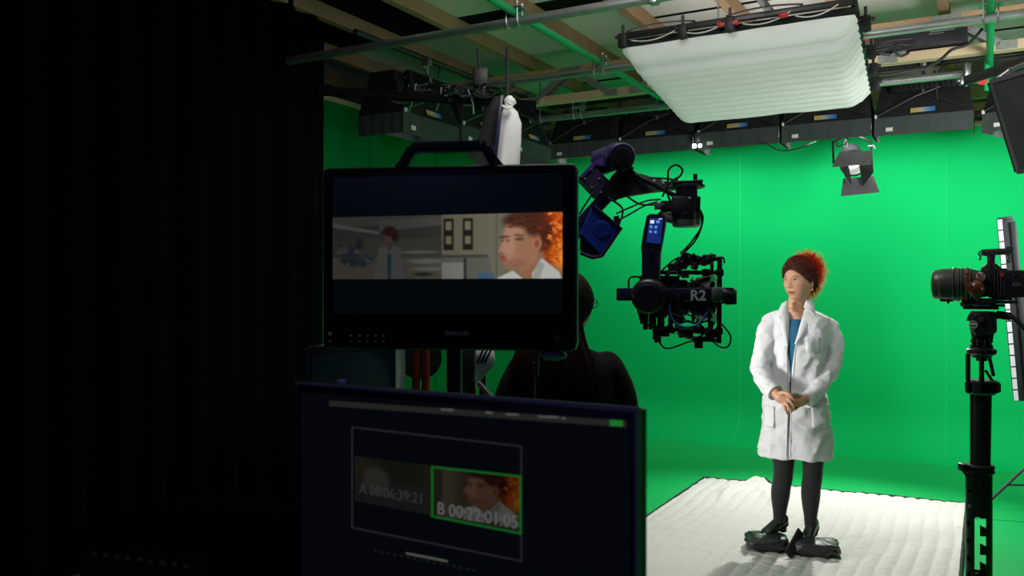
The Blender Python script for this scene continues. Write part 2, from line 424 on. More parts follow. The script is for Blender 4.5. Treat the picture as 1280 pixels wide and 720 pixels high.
mb = MB(); mb.prism([S(SX0, SW0, 3.15), S(SX1, SW0, 3.15), S(SX1-.14, SW1, 3.13), S(SX0-.26, SW1, 3.13)], (0, 0, 1), .03); part('lamp_tray', mb, BLACKF, root)
fr = MB(); c_ = [S(SX0, SW0-.03, 3.2), S(SX1, SW0-.03, 3.2), S(SX1-.14, SW1, 3.17), S(SX0-.26, SW1, 3.17)]
for i in range(4): fr.bar(c_[i], c_[(i+1) % 4], .035, .035, bev=.005)
part('frame', fr, BLACKM, root)
def hangclamp(c):
    m_ = MB(); c = Vector(c); m_.box(c, (.06, .05, .09), Matrix.Rotation(TH, 3, 'Z'), .01); m_.cyl(c+Vector((-.05, 0, .02)), c+Vector((.05, 0, .03)), .012, seg=10)
    m_.cyl(c-Z*.05, c+Z*.1, .01, seg=8); return m_
for u in (SX0+.02, -1.62, -1.33): part('clamp', hangclamp(S(u, SW0-.04, 3.17)), BLACKP, root)
for (u, w) in ((SX1+.03, 5.35), (SX1-.01, 6.0), (SX1-.05, 6.5), (SX1-.09, 7.0)): part('clamp', hangclamp(S(u, w, 3.14)), BLACKP, root)
for u in (-1.38, -1.3, -1.02):
    part('connector', MB().box(S(u, SW0-.05, 3.175), (.05, .03, .028), Matrix.Rotation(TH, 3, 'Z'), .006), REDM, root)
for (a, b) in ((-1.95, -1.65), (-1.6, -1.35), (-1.25, -.98), (-.95, -.72)):
    part('tie_cord', MB().tube(sag(S(a, SW0-.052, 3.16), S(b, SW0-.052, 3.19), .03), .004, 6), WHITEC, root)
for (u, d_) in ((-1.78, .0), (-1.15, .0)):
    part('cable', MB().tube(sag(S(u-.2, SW0-.05, 3.22), S(u+.24, SW0-.05, 3.22), -.02), .006, 6), CABLE, root)

# ================================================================== WALL-WASH LAMP BAGS
def lampbag(label, group, energy):
    t = empty('lamp_bag', (0, 0, 0), 0, label, 'studio light', group)
    HW = .378
    sk = MB()
    prof = [(-HW, 0), (HW, 0)]
    for (a, b) in (((-HW, 0.), (HW, 0.)), ((HW, 0.), (HW, .42)), ((HW, .42), (-HW, .42)), ((-HW, .42), (-HW, 0.))):
        n = 14
        for i in range(n):
            p = [Vector((a[0]+(b[0]-a[0])*j/n, a[1]+(b[1]-a[1])*j/n, 0)) for j in (i, i+1)]
            zb_ = .075 if a[1] > .2 and b[1] > .2 else 0; w1 = .004*sin(i*2.1); w2 = .004*sin((i+1)*2.1)
            sk.add([p[0]+Vector((w1, w1, zb_)), p[1]+Vector((w2, w2, zb_)), p[1]+Vector((0, 0, .155)), p[0]+Vector((0, 0, .155))], [(0, 1, 2, 3)])
    part('skirt', sk, SKIRT, t)
    bg = MB(); TW = .33
    def bagf(a, b):
        w = HW+(TW-HW)*b; x = -w+2*w*a; y = .0+.13*b; z = .155+.33*b
        y -= .018*sin(pi*b)*(.6+.4*abs(sin(pi*a*5)))+.006*noise.noise(Vector((x*12, z*12, 1)))
        return Vector((x, y, z))
    bg.grid(bagf, 36, 10); bg.add([(-HW, 0, .155), (-TW, .13, .485), (-TW, .33, .485), (-HW, .42, .155)], [(0, 1, 2, 3)])
    bg.add([(HW, 0, .155), (TW, .13, .485), (TW, .33, .485), (HW, .42, .155)], [(0, 1, 2, 3)])
    bg.add([(-TW, .13, .485), (TW, .13, .485), (TW, .33, .485), (-TW, .33, .485)], [(0, 1, 2, 3)])
    bg.add([(-TW, .33, .485), (TW, .33, .485), (HW, .42, .155), (-HW, .42, .155)], [(0, 1, 2, 3)])
    part('bag', bg, BLACKF, t, 'all')
    hb = MB()
    hb.box((0, .05, .43), (.5, .05, .13), (R(-20), 0, 0), .01)
    for x in np.linspace(-.22, .22, 12): hb.box((x, .02, .43), (.006, .03, .11), (R(-20), 0, 0))
    part('lamp_housing', hb, BLACKM, t)
    for (a, b) in (((-.36, -.012, .17), (.28, .075, .44)), ((.36, -.012, .17), (-.28, .075, .44))):
        part('cross_rod', MB().tube([a, ((a[0]+b[0])/2, -.05, .31), b], .0045, 6), DARKM if a[0] < 0 else BLACKM, t)
    part('corner_buckle', MB().box((-.366, -.012, .165), (.02, .02, .03), None, .004), LABELW, t)
    st = MB().box((.0, -.012, .195), (.19, .006, .04), (R(-20), 0, 0)); s_ = part('badge', st, BADGE, t, False)
    part('care_tag', MB().box((-.26, -.007, .05), (.055, .006, .032)), LABELW, t, False)
    part('diffuser', MB().box((0, .21, .13), (.72, .38, .01)), mat('lamp diffuser', (.8, .8, .8), .6, emis=(1, 1, 1), estr=.5), t, False)
    cl = MB(); cl.cyl((0, .03, .33), (0, .06, .62), .014, seg=12); cl.box((0, .045, .47), (.045, .06, .07), None, .01); cl.box((0, .05, .6), (.05, .075, .06), None, .012)
    cl.cyl((-.06, .05, .56), (.03, .05, .56), .008, seg=8)
    part('hanging_spigot', cl, STEELD, t)
    part('cable', MB().tube(sag((.02, .02, .48), (.16, .04, .6), .08, 10), .006, 6), CABLE, t)
    if energy: l = area('lamp_emitter', (0, .24, .09), (0, .80, -.6), .66, .26, energy, spread=140); l.parent = t
    return t
# yellow to blue badge: two coloured bands by object x
BADGE = mat('badge print', (.5, .4, .1), .5)
nt = BADGE.node_tree; N = nt.nodes; Ln = nt.links; b_ = N['Principled BSDF']
tc = N.new('ShaderNodeTexCoord'); sp = N.new('ShaderNodeSeparateXYZ'); Ln.new(tc.outputs['Object'], sp.inputs[0])
mr = N.new('ShaderNodeMapRange'); mr.inputs[1].default_value = -.095; mr.inputs[2].default_value = .095; Ln.new(sp.outputs[0], mr.inputs[0])
cr = N.new('ShaderNodeValToRGB'); cr.color_ramp.elements[0].color = (.55, .38, .05, 1); cr.color_ramp.elements[1].color = (.02, .13, .45, 1)
e = cr.color_ramp.elements.new(.45); e.color = (.45, .42, .30, 1); e = cr.color_ramp.elements.new(.7); e.color = (.12, .28, .5, 1)
Ln.new(mr.outputs[0], cr.inputs[0]); Ln.new(cr.outputs[0], b_.inputs['Base Color'])
proto = lampbag('black lamp bag above the green wall, furthest left of the straight row', None, WALLLAMP)
blabs = ['black lamp bag above the green wall, furthest left of the straight row',
 'black lamp bag left of the gap with the small bright lamp',
 'black lamp bag just right of the small bright lamp, half under the white softbox',
 'black lamp bag directly under the right half of the white softbox',
 'black lamp bag right of the white softbox with a clamp and reflective panel on top',]
for i, (u, rz, dz) in enumerate(((-3.60, 0, 0.02), (-2.82, 0, .0), (-2.02, 0, 0), (-1.24, 0, 0), (-.46, 0, -.01))):
    o = proto if i == 0 else copy_tree(proto); o['label'] = blabs[i]; o['group'] = 'lamp bags along the top of the green back wall'
    o.location = S(u, 7.98, 2.92+dz); o.rotation_euler = (0, 0, TH+rz)
o = copy_tree(proto); o['label'] = 'black lamp bag at the right, turned and partly hidden by the big black flag'; o.location = S(.33, 7.78, 2.86); o.rotation_euler = (0, 0, TH+R(-22))
pl = lampbag('black lamp bag along the left wall, nearest the camera', 'lamp bags along the left wall', LEFTLAMP)
for i, (w, lab) in enumerate(((5.45, 'black lamp bag along the left wall, nearest the camera'), (6.25, 'black lamp bag along the left wall, behind the hanging white cloth'), (7.12, 'black lamp bag along the left wall, at the corner of the lamp row'))):
    o = pl if i == 0 else copy_tree(pl); o['label'] = lab; o.location = S(-3.72, w, 2.74+.04*i); o.rotation_euler = (0, 0, TH+pi/2)
# carrier bars behind the bags
for (a, b, lab) in ((S(-4.0, 8.05, 3.5), S(1.2, 8.05, 3.5), 'black bar holding the lamp bags over the back wall'),
                    (S(-3.78, 4.6, 3.36), S(-3.78, 7.7, 3.4), 'black bar holding the lamp bags along the left wall')):
    o = part('lamp_bar', MB().cyl(a, b, .02, seg=14), BLACKM); tag(o, lab, 'bar')
# small bright lamp in the gap between the bags
root = empty('small_led_lamp', P(871, 180, 8.1), 0, 'small bright white lamp in the gap between two black lamp bags', 'lamp')
part('housing', MB().box(P(871, 172, 8.1), (.06, .05, .1), None, .008), BLACKM, root)
part('bulb', MB().box(P(868, 182.5, 8.06), (.038, .02, .038), None, .006).box(P(875, 182, 8.06), (.03, .02, .036), None, .006), glow('bright bulb', (.95, .97, 1), 6), root)

# ================================================================== FRESNEL WITH BARN DOORS
FD = 7.6; c = P(1067, 204, FD)
root = empty('barn_door_spotlight', c+Z*.2, 0, 'glowing round spotlight with barn doors hanging below the black lamp bags', 'studio light')
mb = MB(); ax = Vector((-.25, -.86, -.42)).normalized()
mb.lathe(c-ax*.30+Z*.02, c+ax*.02, [(0, .05), (.05, .085), (.5, .10), (.85, .105), (.86, .12), (1, .12)], 28)
part('lamp_body', mb, BLACKM, root)
yk = MB(); yk.tube([c+Vector((-.17, .02, .0)), c+Vector((-.17, .04, .2)), c+Vector((0, .05, .27)), c+Vector((.17, .04, .2)), c+Vector((.17, .02, 0))], .011, 8)
yk.cyl(c+Vector((0, .05, .26)), c+Vector((0, .05, .62)), .014); yk.box(c+Vector((0, .05, .3)), (.1, .06, .06), None, .01); part('yoke', yk, BLACKM, root)
lens = MB().lathe(c+ax*.02, c+ax*.035, [(0, .10), (.6, .08), (1, .03)], 28); part('lens', lens, mat('glass lens', (.5, .5, .5), .15, emis=(1, .97, .93), estr=.35), root)
part('bulb', MB().ball(c+ax*.045+Vector((-.02, 0, .01)), (.068, .02, .04), 16), glow('hot bulb', (1, .98, .95), 5), root)
DOOR = mat('barn door metal', (.16, .15, .16), .55, metal=.2, var=.08, scale=6)
DOORK = mat('barn door black', (.03, .03, .03), .5)
def door(pts, m_):
    n = (Vector(pts[1])-Vector(pts[0])).cross(Vector(pts[2])-Vector(pts[0])); part('barn_door', MB().prism(pts, n, .004), m_, root, False)
door([P(1049, 190, FD-.1), P(1090, 188, FD-.1), P(1089, 205, FD-.33), P(1040, 208.5, FD-.33)], DOOR)
door([P(1054, 223, FD-.16), P(1092, 220, FD-.16), P(1099.5, 240, FD-.36), P(1051, 245, FD-.36)], DOOR)
door([P(1052, 205, FD-.14), P(1061, 207, FD-.15), P(1065, 231, FD-.3), P(1056, 220, FD-.3)], DOORK)
door([P(1074, 206, FD-.14), P(1091, 203, FD-.14), P(1092, 215, FD-.3), P(1078, 233, FD-.3)], DOORK)
part('safety_cord', MB().tube(spline([P(1045, 176, FD), P(1047, 183, FD), P(1056, 180, FD), P(1060, 174, FD), P(1054, 170, FD)], 6), .006, 6), CABLE, root)
part('white_cord', MB().tube(spline([P(1057, 174, FD), P(1055, 182, FD), P(1059, 183, FD), P(1058, 174, FD)], 6), .005, 6), WHITEC, root)
part('handle', MB().tube([P(1085, 183, FD), P(1092, 182, FD-.05), P(1094, 186, FD-.05)], .006, 6), STEELD, root)
o = part('hanging_cable', MB().tube(spline([P(955, 178, 7.8), P(972, 187, 7.8), P(985, 188, 7.8), P(1005, 183, 7.8), P(1020, 177, 7.8)], 8), .007, 8), CABLE); tag(o, 'thin black cable drooping below the lamp bags left of the spotlight', 'cable')

# ================================================================== BALLAST + CABLES TOP RIGHT
root = empty('ballast_box', P(1170, 68, 6.0), TH, 'long black power box lying between the timber joists at upper right', 'power box')
part('case', MB().box(S(-.42, 6.98, 3.435), (.62, .16, .15), Matrix.Rotation(TH, 3, 'Z'), .012), mat('ballast black', (.012, .012, .02), .45), root)
for (u, z) in ((-.76, 3.47), (-.75, 3.40), (-.10, 3.48)): part('connector', MB().cyl(S(u-.03, 6.89, z), S(u+.03, 6.89, z), .018, seg=14), REDM, root)
part('side_print', MB().box(S(-.27, 6.899, 3.46), (.16, .002, .006), Matrix.Rotation(TH, 3, 'Z')).box(S(-.31, 6.899, 3.445), (.1, .002, .005), Matrix.Rotation(TH, 3, 'Z')), mat('grey print', (.25, .25, .27), .6), root, False)
cabs = [([(1098, 95), (1112, 93), (1140, 88), (1155, 86), (1175, 75), (1190, 62), (1210, 55), (1228, 36)], 5.6, .010, 'long black cable crossing the timber joist at upper right'),
        ([(1092, 62), (1102, 54), (1118, 50), (1140, 48)], 6.2, .012, 'upper black plug cable between the softbox and the power box'),
        ([(1092, 64), (1110, 60), (1100, 66), (1112, 68)], 6.2, .012, 'short black cable stub right of the softbox edge'),
        ([(1136, 56), (1121, 56), (1119, 64), (1126, 70), (1136, 66)], 6.2, .010, 'looped black cable left of the power box'),
        ([(1240, 0), (1243, 10), (1236, 14), (1237, 22), (1246, 20)], 5.3, .012, 'curled black cable at the top right beside the green tube'),
        ([(1152, 110), (1156, 98), (1154, 88)], 6.6, .006, 'thin dark wire hanging behind the timber joist'),
        ([(1172, 125), (1170, 105), (1168, 88)], 6.6, .006, 'thin dark wire hanging right of the other wire')]
for (pts, d, r, lab) in cabs:
    o = part('cable', MB().tube(spline([P(x, y, d) for (x, y) in pts], 8), r, 8), CABLE); tag(o, lab, 'cable')
# clamp with red knob at the right end of the rig
root = empty('rig_clamp', P(1210, 102, 6.3), 0, 'steel clamp with red knob on the pipe end at right', 'clamp')
mb = MB(); mb.box(P(1208, 88, 6.3), (.05, .06, .1), None, .01).cyl(P(1196, 101, 6.3), P(1228, 99, 6.3), .014).box(P(1205, 101, 6.3), (.07, .05, .06), None, .01).box(P(1222, 100, 6.3), (.05, .05, .05), None, .01)
mb.cyl(P(1208, 78, 6.3), P(1208, 108, 6.3), .01); part('clamp_body', mb, STEELD, root)
part('knob', MB().cyl(P(1228, 100, 6.28), P(1228, 100, 6.2), .035, seg=14), REDM, root)
o = part('support_post', MB().cyl(P(1233, 112, 6.4), P(1236, -10, 6.0), .02, seg=12), GREENT); tag(o, 'short green post standing behind the big black flag', 'post')

# black flag at the right edge
root = empty('black_flag', P(1275, 215, 4.0), 0, 'big black fabric flag panel at the upper right edge', 'flag')
FK = mat('flag fabric', (.022, .026, .025), .8, var=.1, scale=4, bump=.1)
q = [P(1238, 103, 4.0), P(1320, 78, 3.75), P(1345, 208, 3.75), P(1272, 214.5, 4.0)]
part('fabric', MB().prism(q, (0, 1, 0), .02), FK, root, False)
fr = MB()
for i in range(4): fr.bar(q[i], q[(i+1) % 4], .016, .022)
part('frame', fr, BLACKM, root)
o = part('flat_bar', MB().bar(P(1206, 101, 4.6), P(1330, 62, 4.0), .02, .05, bev=.003), BLACKP); tag(o, 'flat black bar slanting across the pipe end above the black flag', 'bar')
o = part('flag_arm', MB().cyl(P(1240, 104, 4.05), P(1262, 88, 4.0), .012).cyl(P(1262, 88, 4.0), P(1330, 60, 4.2), .012), STEELD); tag(o, 'steel arm holding the big black flag', 'arm')

# ================================================================== LEFT CEILING CLUTTER
root = empty('black_batten', P(560, 125, 4.9), 0, 'long black batten slung under the ceiling at left with coiled cables', 'bar')
part('batten', MB().bar(P(395, 113, 4.4), P(668, 131, 5.2), .04, .045, bev=.004), BLACKC, root)
mb = MB()
for i in range(16):
    x = random.uniform(500, 625); y = 120+random.uniform(-10, 8); r = random.uniform(6, 18)
    a0 = random.random()*6; mb.tube([P(x+r*cos(a0+a)*1.3, y+.45*r*sin(a0+a)-abs(cos(a))*2, 4.9+.1*sin(a*2)) for a in np.linspace(0, 5.5, 16)], .007, 6)
part('coiled_cable', mb, CABLE, root)
part('clamp', MB().box(P(601, 97, 4.9), (.09, .06, .11), None, .012).cyl(P(601, 97, 4.9), P(597, 60, 4.9), .007, seg=8).box(P(603, 112, 4.9), (.05, .05, .09), None, .01), BLACKP, root)
for (x0, y0, x1, y1) in ((520, 105, 510, 140), (552, 108, 545, 138), (585, 112, 592, 142)):
    part('strap', MB().tube([P(x0, y0, 4.9), P((x0+x1)/2+2, (y0+y1)/2, 4.88), P(x1, y1, 4.95)], .006, 6), STEELD, root)
root = empty('hanging_cloth_bag', P(635, 300, 4.3), 0, 'long white cloth bag tied at the top hanging behind the upper monitor', 'bag')
rings = []
for (y, x, rx, ry) in ((120, 637, .012, .012), (124, 637, .028, .022), (129, 638, .03, .024), (133, 635, .02, .018), (140, 637, .038, .03), (155, 637.5, .056, .045), (175, 637, .062, .05), (200, 634, .06, .05), (240, 632, .058, .05), (280, 631, .05, .045), (300, 630, .02, .02)):
    c = P(x, y, 4.3); rings.append([c+Vector((cos(a)*rx*(1+.08*sin(5*a+y*.1)), sin(a)*ry*(1+.08*cos(4*a)), 0)) for a in np.linspace(0, 2*pi, 25)[:-1]])
part('cloth', MB().rings(rings), WHITEC, root, 'all')
part('strap', MB().bar(P(627, 120, 4.27), P(617, 215, 4.27), .035, .02, bev=.004), NAVY, root)
part('cord', MB().tube(spline([P(628, 132, 4.25), P(634, 136, 4.22), P(640, 132, 4.23), P(634, 128, 4.22)], 6), .006, 6), WHITEC, root)
rr = [[P(x, y, 4.4)+Vector((cos(a)*rx, sin(a)*.04, 0)) for a in np.linspace(0, 2*pi, 17)[:-1]] for (y, x, rx) in ((122, 622, .02), (140, 616, .04), (170, 611, .05), (205, 607, .06), (240, 606, .05))]
part('black_sleeve', MB().rings(rr), BLACKF, root, 'all')
part('hanging_rope', MB().cyl(P(634, 122, 4.3), P(634, 60, 4.6), .008, seg=8), BLACKP, root)

# ================================================================== FLOOR BLANKET
BU0, BU1, BW0, BW1 = -2.05, -.12, 4.35, 7.0
def quilt(u, w):
    n = noise.noise(Vector((u*2.2, w*3, 3.)))
    a = abs(sin(pi*(u+.012*sin(w*4)+.01*n)/.088)); z = .010*a**.5
    z += .004*noise.noise(Vector((u*9, w*30, 0)))+.0035*noise.noise(Vector((u*30, w*55, 2)))+.006*max(0, noise.noise(Vector((u*3, w*8, 5))))
    # fold at the far edge, running towards the feet
    f = Vector((u+1.63, w-6.95)); ang = u+1.63+.22*(6.95-w)+.06*sin((6.95-w)*6); z += .045*math.exp(-(ang/.035)**2)*max(0, min(1, (w-6.2)/.7))
    ang2 = u+1.48-.5*(6.7-w); z += .016*math.exp(-(ang2/.05)**2)*max(0, min(1, (w-5.7)/.8))
    return z
def bl(a, b):
    u = BU0+a*(BU1-BU0); w = BW0+b*(BW1-BW0)
    u += .02*sin(w*3)*(1-abs(2*a-1)); w += (.012*sin(u*7)+.02*sin(u*2.3))*b+.12*a*b
    return S(u, w, .012+quilt(u, w))
WB = mat('white quilted cotton', (.70, .69, .66), .9, var=.05, scale=12, bump=.25, bscale=60, spec=.1)
root = empty('packing_blanket', S(-1.1, 5.7, 0), TH, 'white quilted packing blanket spread on the green floor under the standing woman', 'blanket')
b_ = part('quilted_cloth', MB().grid(bl, 190, 260), WB, root, 'all')
bd = MB()
for (a0, b0, a1, b1) in ((0, 0, 0, 1), (0, 1, 1, 1), (1, 1, 1, 0), (1, 0, 0, 0)):
    pts = [bl(a0+(a1-a0)*i/40, b0+(b1-b0)*i/40)+Vector((0, 0, -.003)) for i in range(41)]; bd.tube(pts, .010, 6)
part('dark_binding', bd, mat('dark binding', (.02, .03, .025), .9), root)

# ================================================================== SANDBAGS
LEAT = mat('black vinyl', (.022, .026, .024), .42, var=.4, scale=14, bump=1., bscale=16, spec=.5)
root = empty('sandbag', P(990, 690, 5.12)*Vector((1, 1, 0)) if False else Vector((P(990, 690, 5.12).x, 5.12, .02)), 0, 'black saddle sandbag on the white blanket under the woman\'s shoes', 'sandbag')
def pillow(c, sx, sy, sz, rz, seed):
    def f(a, b):
        th = 2*pi*a; ph = -pi/2+pi*b; e = .45
        sg = lambda v, e: math.copysign(abs(v)**e, v)
        x = sg(cos(ph), .6)*sg(cos(th), e); y = sg(cos(ph), .6)*sg(sin(th), e); z = sg(sin(ph), .9)
        k_ = 1+.16*noise.noise(Vector((x*2.3+seed, y*2.3, z*2)))+.13*(abs(noise.noise(Vector((x*4+seed, y*4, z*4))))-.2)
        v = Vector((x*sx*k_, y*sy*k_, z*sz*k_)); return Vector(c)+Matrix.Rotation(rz, 3, 'Z') @ v
    return MB().grid(f, 48, 20)
g1 = Vector((P(961, 680, 5.13).x, 5.17, .068)); g2 = Vector((P(1021, 690, 5.05).x, 5.07, .066))
part('left_pouch', pillow(g1, .125, .105, .046, R(-10), 1), LEAT, root, 'all')
part('right_pouch', pillow(g2, .135, .105, .046, R(-16), 5), LEAT, root, 'all')
sb = MB(); a = Vector((P(983, 680, 5.06).x, 5.04, .05)); 
part('saddle_web', MB().box((g1+g2)/2-Z*.03, (.12, .16, .02), (0, 0, R(-30)), .006), BLACKC, root)
part('handle', MB().bar(P(985, 694, 4.98), P(1001, 664, 5.12), .055, .014, up=(.4, -1, .3), bev=.005), mat('black webbing', (.012, .012, .012), .8, bump=.3, bscale=90), root)
part('label_patch', MB().bar(P(1003, 668, 5.13), P(1005, 674, 5.1), .012, .02, bev=.002), LABELW, root)
part('foil_tag', MB().box(P(1000, 672, 5.15), (.03, .02, .02), (0, .3, .4), .003), STEELD, root)

# ================================================================== MONITORS
class Plane:
    """vertical plane through two floor points L and R; gives points for picture positions and in-plane sizes"""
    def __init__(s, L, Rr): s.L = Vector(L); s.R = Vector(Rr); s.x = (s.R-s.L).normalized(); s.n = s.x.cross(Z).normalized()
    def at(s, px, py, off=0.):
        d = Vector(((px-640)/FPX, 1, -(py-360)/FPX)); o = Vector((0, 0, CZ)); L2 = s.L+s.n*off
        t = (L2-o).dot(s.n)/d.dot(s.n); return o+d*t
    def frame(s): return Matrix((s.x, -s.n, Z)).transposed()
BEZ = mat('dark bezel', (.004, .004, .009), .42, spec=.35)
BEZ2 = mat('dark grey bezel edge', (.05, .052, .06), .35, metal=.4)
SCRB = mat('black glass', (.002, .003, .004), .25, spec=.2, emis=(.25, .6, .9), estr=.0032)
def sm(x, a, b): t = np.clip((x-a)/(b-a), 0, 1); return t*t*(3-2*t)
def paint_reset(n, m, x0, x1, y0, y1):
    X, Y = np.meshgrid(np.linspace(x0, x1, n), np.linspace(y0, y1, m)); return X, Y, np.zeros((m, n, 3))
def ell(I, X, Y, cx, cy, rx, ry, col, soft=.25, al=1., rot=0.):
    dx = X-cx; dy = Y-cy; c, s = cos(rot), sin(rot); a = dx*c+dy*s; b = -dx*s+dy*c
    r = np.sqrt((a/rx)**2+(b/ry)**2); k = (1-sm(r, 1-soft, 1+soft))*al; I[:] = I*(1-k[..., None])+np.array(col)*k[..., None]
def rec(I, X, Y, x0, x1, y0, y1, col, soft=.8, al=1.):
    k = sm(X, x0-soft, x0+soft)*(1-sm(X, x1-soft, x1+soft))*sm(Y, y0-soft, y0+soft)*(1-sm(Y, y1-soft, y1+soft))*al
    I[:] = I*(1-k[..., None])+np.array(col)*k[..., None]
def poly(I, X, Y, pts, col, soft=.9, al=1.):
    """convex polygon, clockwise in picture axes"""
    k = np.ones_like(X)
    cx = sum(p[0] for p in pts)/len(pts); cy = sum(p[1] for p in pts)/len(pts)
    for i in range(len(pts)):
        ax_, ay = pts[i]; bx, by = pts[(i+1) % len(pts)]; nx, ny = by-ay, ax_-bx; l = math.hypot(nx, ny); nx /= l; ny /= l
        d = (X-ax_)*nx+(Y-ay)*ny
        if (cx-ax_)*nx+(cy-ay)*ny < 0: d = -d
        k = k*sm(d, -soft, soft)
    k = k*al; I[:] = I*(1-k[..., None])+np.array(col)*k[..., None]
def face_pic(I, X, Y, ox, oy, s):
    """close-up of the red-haired woman looking left, placed with its own scale"""
    def e(cx, cy, rx, ry, col, so=.25, al=1., rot=0.): ell(I, X, Y, ox+cx*s, oy+cy*s, rx*s, ry*s, col, so, al, rot)
    def p(pts, col, so=.9, al=1.): poly(I, X, Y, [(ox+a*s, oy+b*s) for a, b in pts], col, so*s, al)
    hair = (.055, .018, .010)
    e(88, 30, 26, 42, (.38, .055, .006), .35); e(94, 22, 18, 34, (.75, .16, .012), .4); e(98, 48, 14, 22, (.85, .30, .03), .5, .8); e(84, 20, 14, 30, (.30, .025, .004), .4, .9)
    e(52, 12, 28, 17, hair, .3); e(66, 26, 20, 26, hair, .3)
    p([(44, 55), (72, 50), (78, 84), (36, 90)], (.24, .115, .06))      # neck
    e(44, 40, 23, 33, (.34, .175, .105), .12); e(38, 24, 15, 14, (.36, .19, .12), .3); p([(24, 28), (16, 48), (20, 51), (30, 50)], (.33, .16, .10))
    e(52, 44, 15, 22, (.27, .125, .07), .5, .7); e(34, 60, 13, 12, (.31, .15, .09), .3)
    e(21, 56, 4, 1.8, (.22, .05, .04), .4); e(22, 60, 4.5, 2.2, (.26, .06, .05), .4); e(23, 30, 7, 1.8, (.07, .03, .02), .5, .9, -.1)
    e(25, 35, 5, 2.6, (.05, .025, .018), .4, .9); e(42, 33, 6, 2.4, (.06, .03, .02), .5, .8); e(42, 28, 7, 1.4, (.07, .03, .02), .5, .8, .1)
    e(64, 38, 6, 9, (.36, .15, .08), .3); e(64, 39, 3, 5, (.20, .07, .035), .5)
    e(46, 8, 24, 9, hair, .4); e(60, 16, 12, 14, hair, .4)
    p([(25, 30), (14.5, 50), (18, 52.5), (27, 50)], (.36, .19, .12)); e(18.5, 50.5, 3, 1.6, (.16, .06, .04), .5, .8); e(30, 46, 6, 12, (.42, .23, .15), .6, .5); e(38, 66, 15, 7, (.20, .09, .05), .6, .6)
    rs = random.Random(4)
    for i in range(230):
        x = 62+rs.random()**.7*40; y = rs.uniform(-6, 62)
        if x < 74 and y > 34: continue
        t = min(1, max(0, (x-64)/34)); c = rs.choice([(.9, .34, .05), (.75, .14, .012), (.45, .05, .008), (.2, .02, .005)] if t > .45 else [(.3, .03, .006), (.09, .015, .006), (.05, .012, .006)])
        e(x, y, rs.uniform(1.2, 3.6), rs.uniform(.7, 1.6), c, .6, .7, rs.uniform(0, 3.1))
    for i in range(90): e(rs.uniform(30, 72), rs.uniform(-4, 20), rs.uniform(2, 5), rs.uniform(.6, 1.2), rs.choice([(.11, .03, .015), (.03, .012, .008), (.07, .02, .01)]), .6, .7, rs.uniform(-.5, .7))
    p([(70, 58), (92, 76), (100, 100), (60, 100), (58, 78)], (.42, .42, .38)); p([(34, 74), (14, 84), (4, 100), (56, 100), (46, 84)], (.42, .42, .38)); p([(66, 60), (74, 66), (62, 100), (54, 98)], (.24, .25, .23), .9, .8)
def pic_mesh(name, plane, corners, X, Y, I, m, parent, off):
    """corners of the picture on the plane: tl, tr, br, bl"""
    n = X.shape[1]; mm = X.shape[0]; tl, tr, br, bl_ = corners; mb = MB()
    vs = []
    for j in range(mm):
        for i in range(n):
            a = i/(n-1); b = j/(mm-1); vs.append(tl.lerp(tr, a).lerp(bl_.lerp(br, a), b)+plane.n*off)
    mb.add(vs, [(j*n+i, j*n+i+1, (j+1)*n+i+1, (j+1)*n+i) for j in range(mm-1) for i in range(n-1)])
    me = bpy.data.meshes.new(name); me.from_pydata([tuple(v) for v in mb.v], [], mb.f)
    a = me.color_attributes.new('Col', 'FLOAT_COLOR', 'POINT'); c = np.ones((n*mm, 4)); c[:, :3] = np.clip(I.reshape(-1, 3), 0, 1); a.data.foreach_set('color', c.astype(np.float32).ravel())
    return link(name, me, m, parent)

# --- upper production monitor
M1 = Plane((-.434, 1.93, 0), (.1387, 1.85, 0)); rzm = math.atan2(M1.x.y, M1.x.x)
root = empty('production_monitor', M1.at(561, 440, .04), rzm, 'upper black monitor with carrying handle showing two shots of a woman in a white coat', 'monitor')
tl, tr, br, bl_ = M1.at(400, 210), M1.at(721, 203), M1.at(722, 439), M1.at(402, 437)
ctr = (tl+br)/2; Wd = (tr-tl).length; Hd = .412; FM = M1.frame()
back_ = -M1.n  # away from the camera?
if back_.y < 0: back_ = -back_
def pl_(M_, x, z, off=0.): return ctr+M_.x*x+Z*z+back_*off
mb = MB(); mb.box(ctr+back_*.032, (Wd, .055, Hd), FM, .014); body = part('housing', mb, BEZ, root)
part('edge_trim', MB().bar(pl_(M1, Wd/2-.004, -Hd/2+.02, .004), pl_(M1, Wd/2-.004, Hd/2-.02, .004), .007, .004, up=M1.n), BEZ2, root)
M1f = Plane(M1.L-back_*(-.0), M1.R); 
gl = [M1.at(416, 222, 0), M1.at(703, 216, 0), M1.at(703, 392, 0), M1.at(416, 392, 0)]
fo = -back_*.0015+back_*.004
part('screen', MB().prism([p-back_*.0015+back_*.004 for p in gl], -back_, .0012), SCRB, root, False)
X, Y, I = paint_reset(300, 90, 0, 287, 0, 83)
I[:] = (.055, .055, .040)
I *= (0.75+.25*np.sin(X*.02)**2)[..., None]
rec(I, X, Y, -5, 146, -5, 12, (.06, .058, .045)); rec(I, X, Y, -5, 146, 55, 95, (.075, .07, .05)); rec(I, X, Y, -5, 146, 12, 30, (.036, .038, .030))
poly(I, X, Y, [(0, 8), (60, 20), (60, 24), (0, 14)], (.10, .10, .085)); poly(I, X, Y, [(60, 6), (146, 2), (146, 12), (60, 20)], (.075, .072, .06))
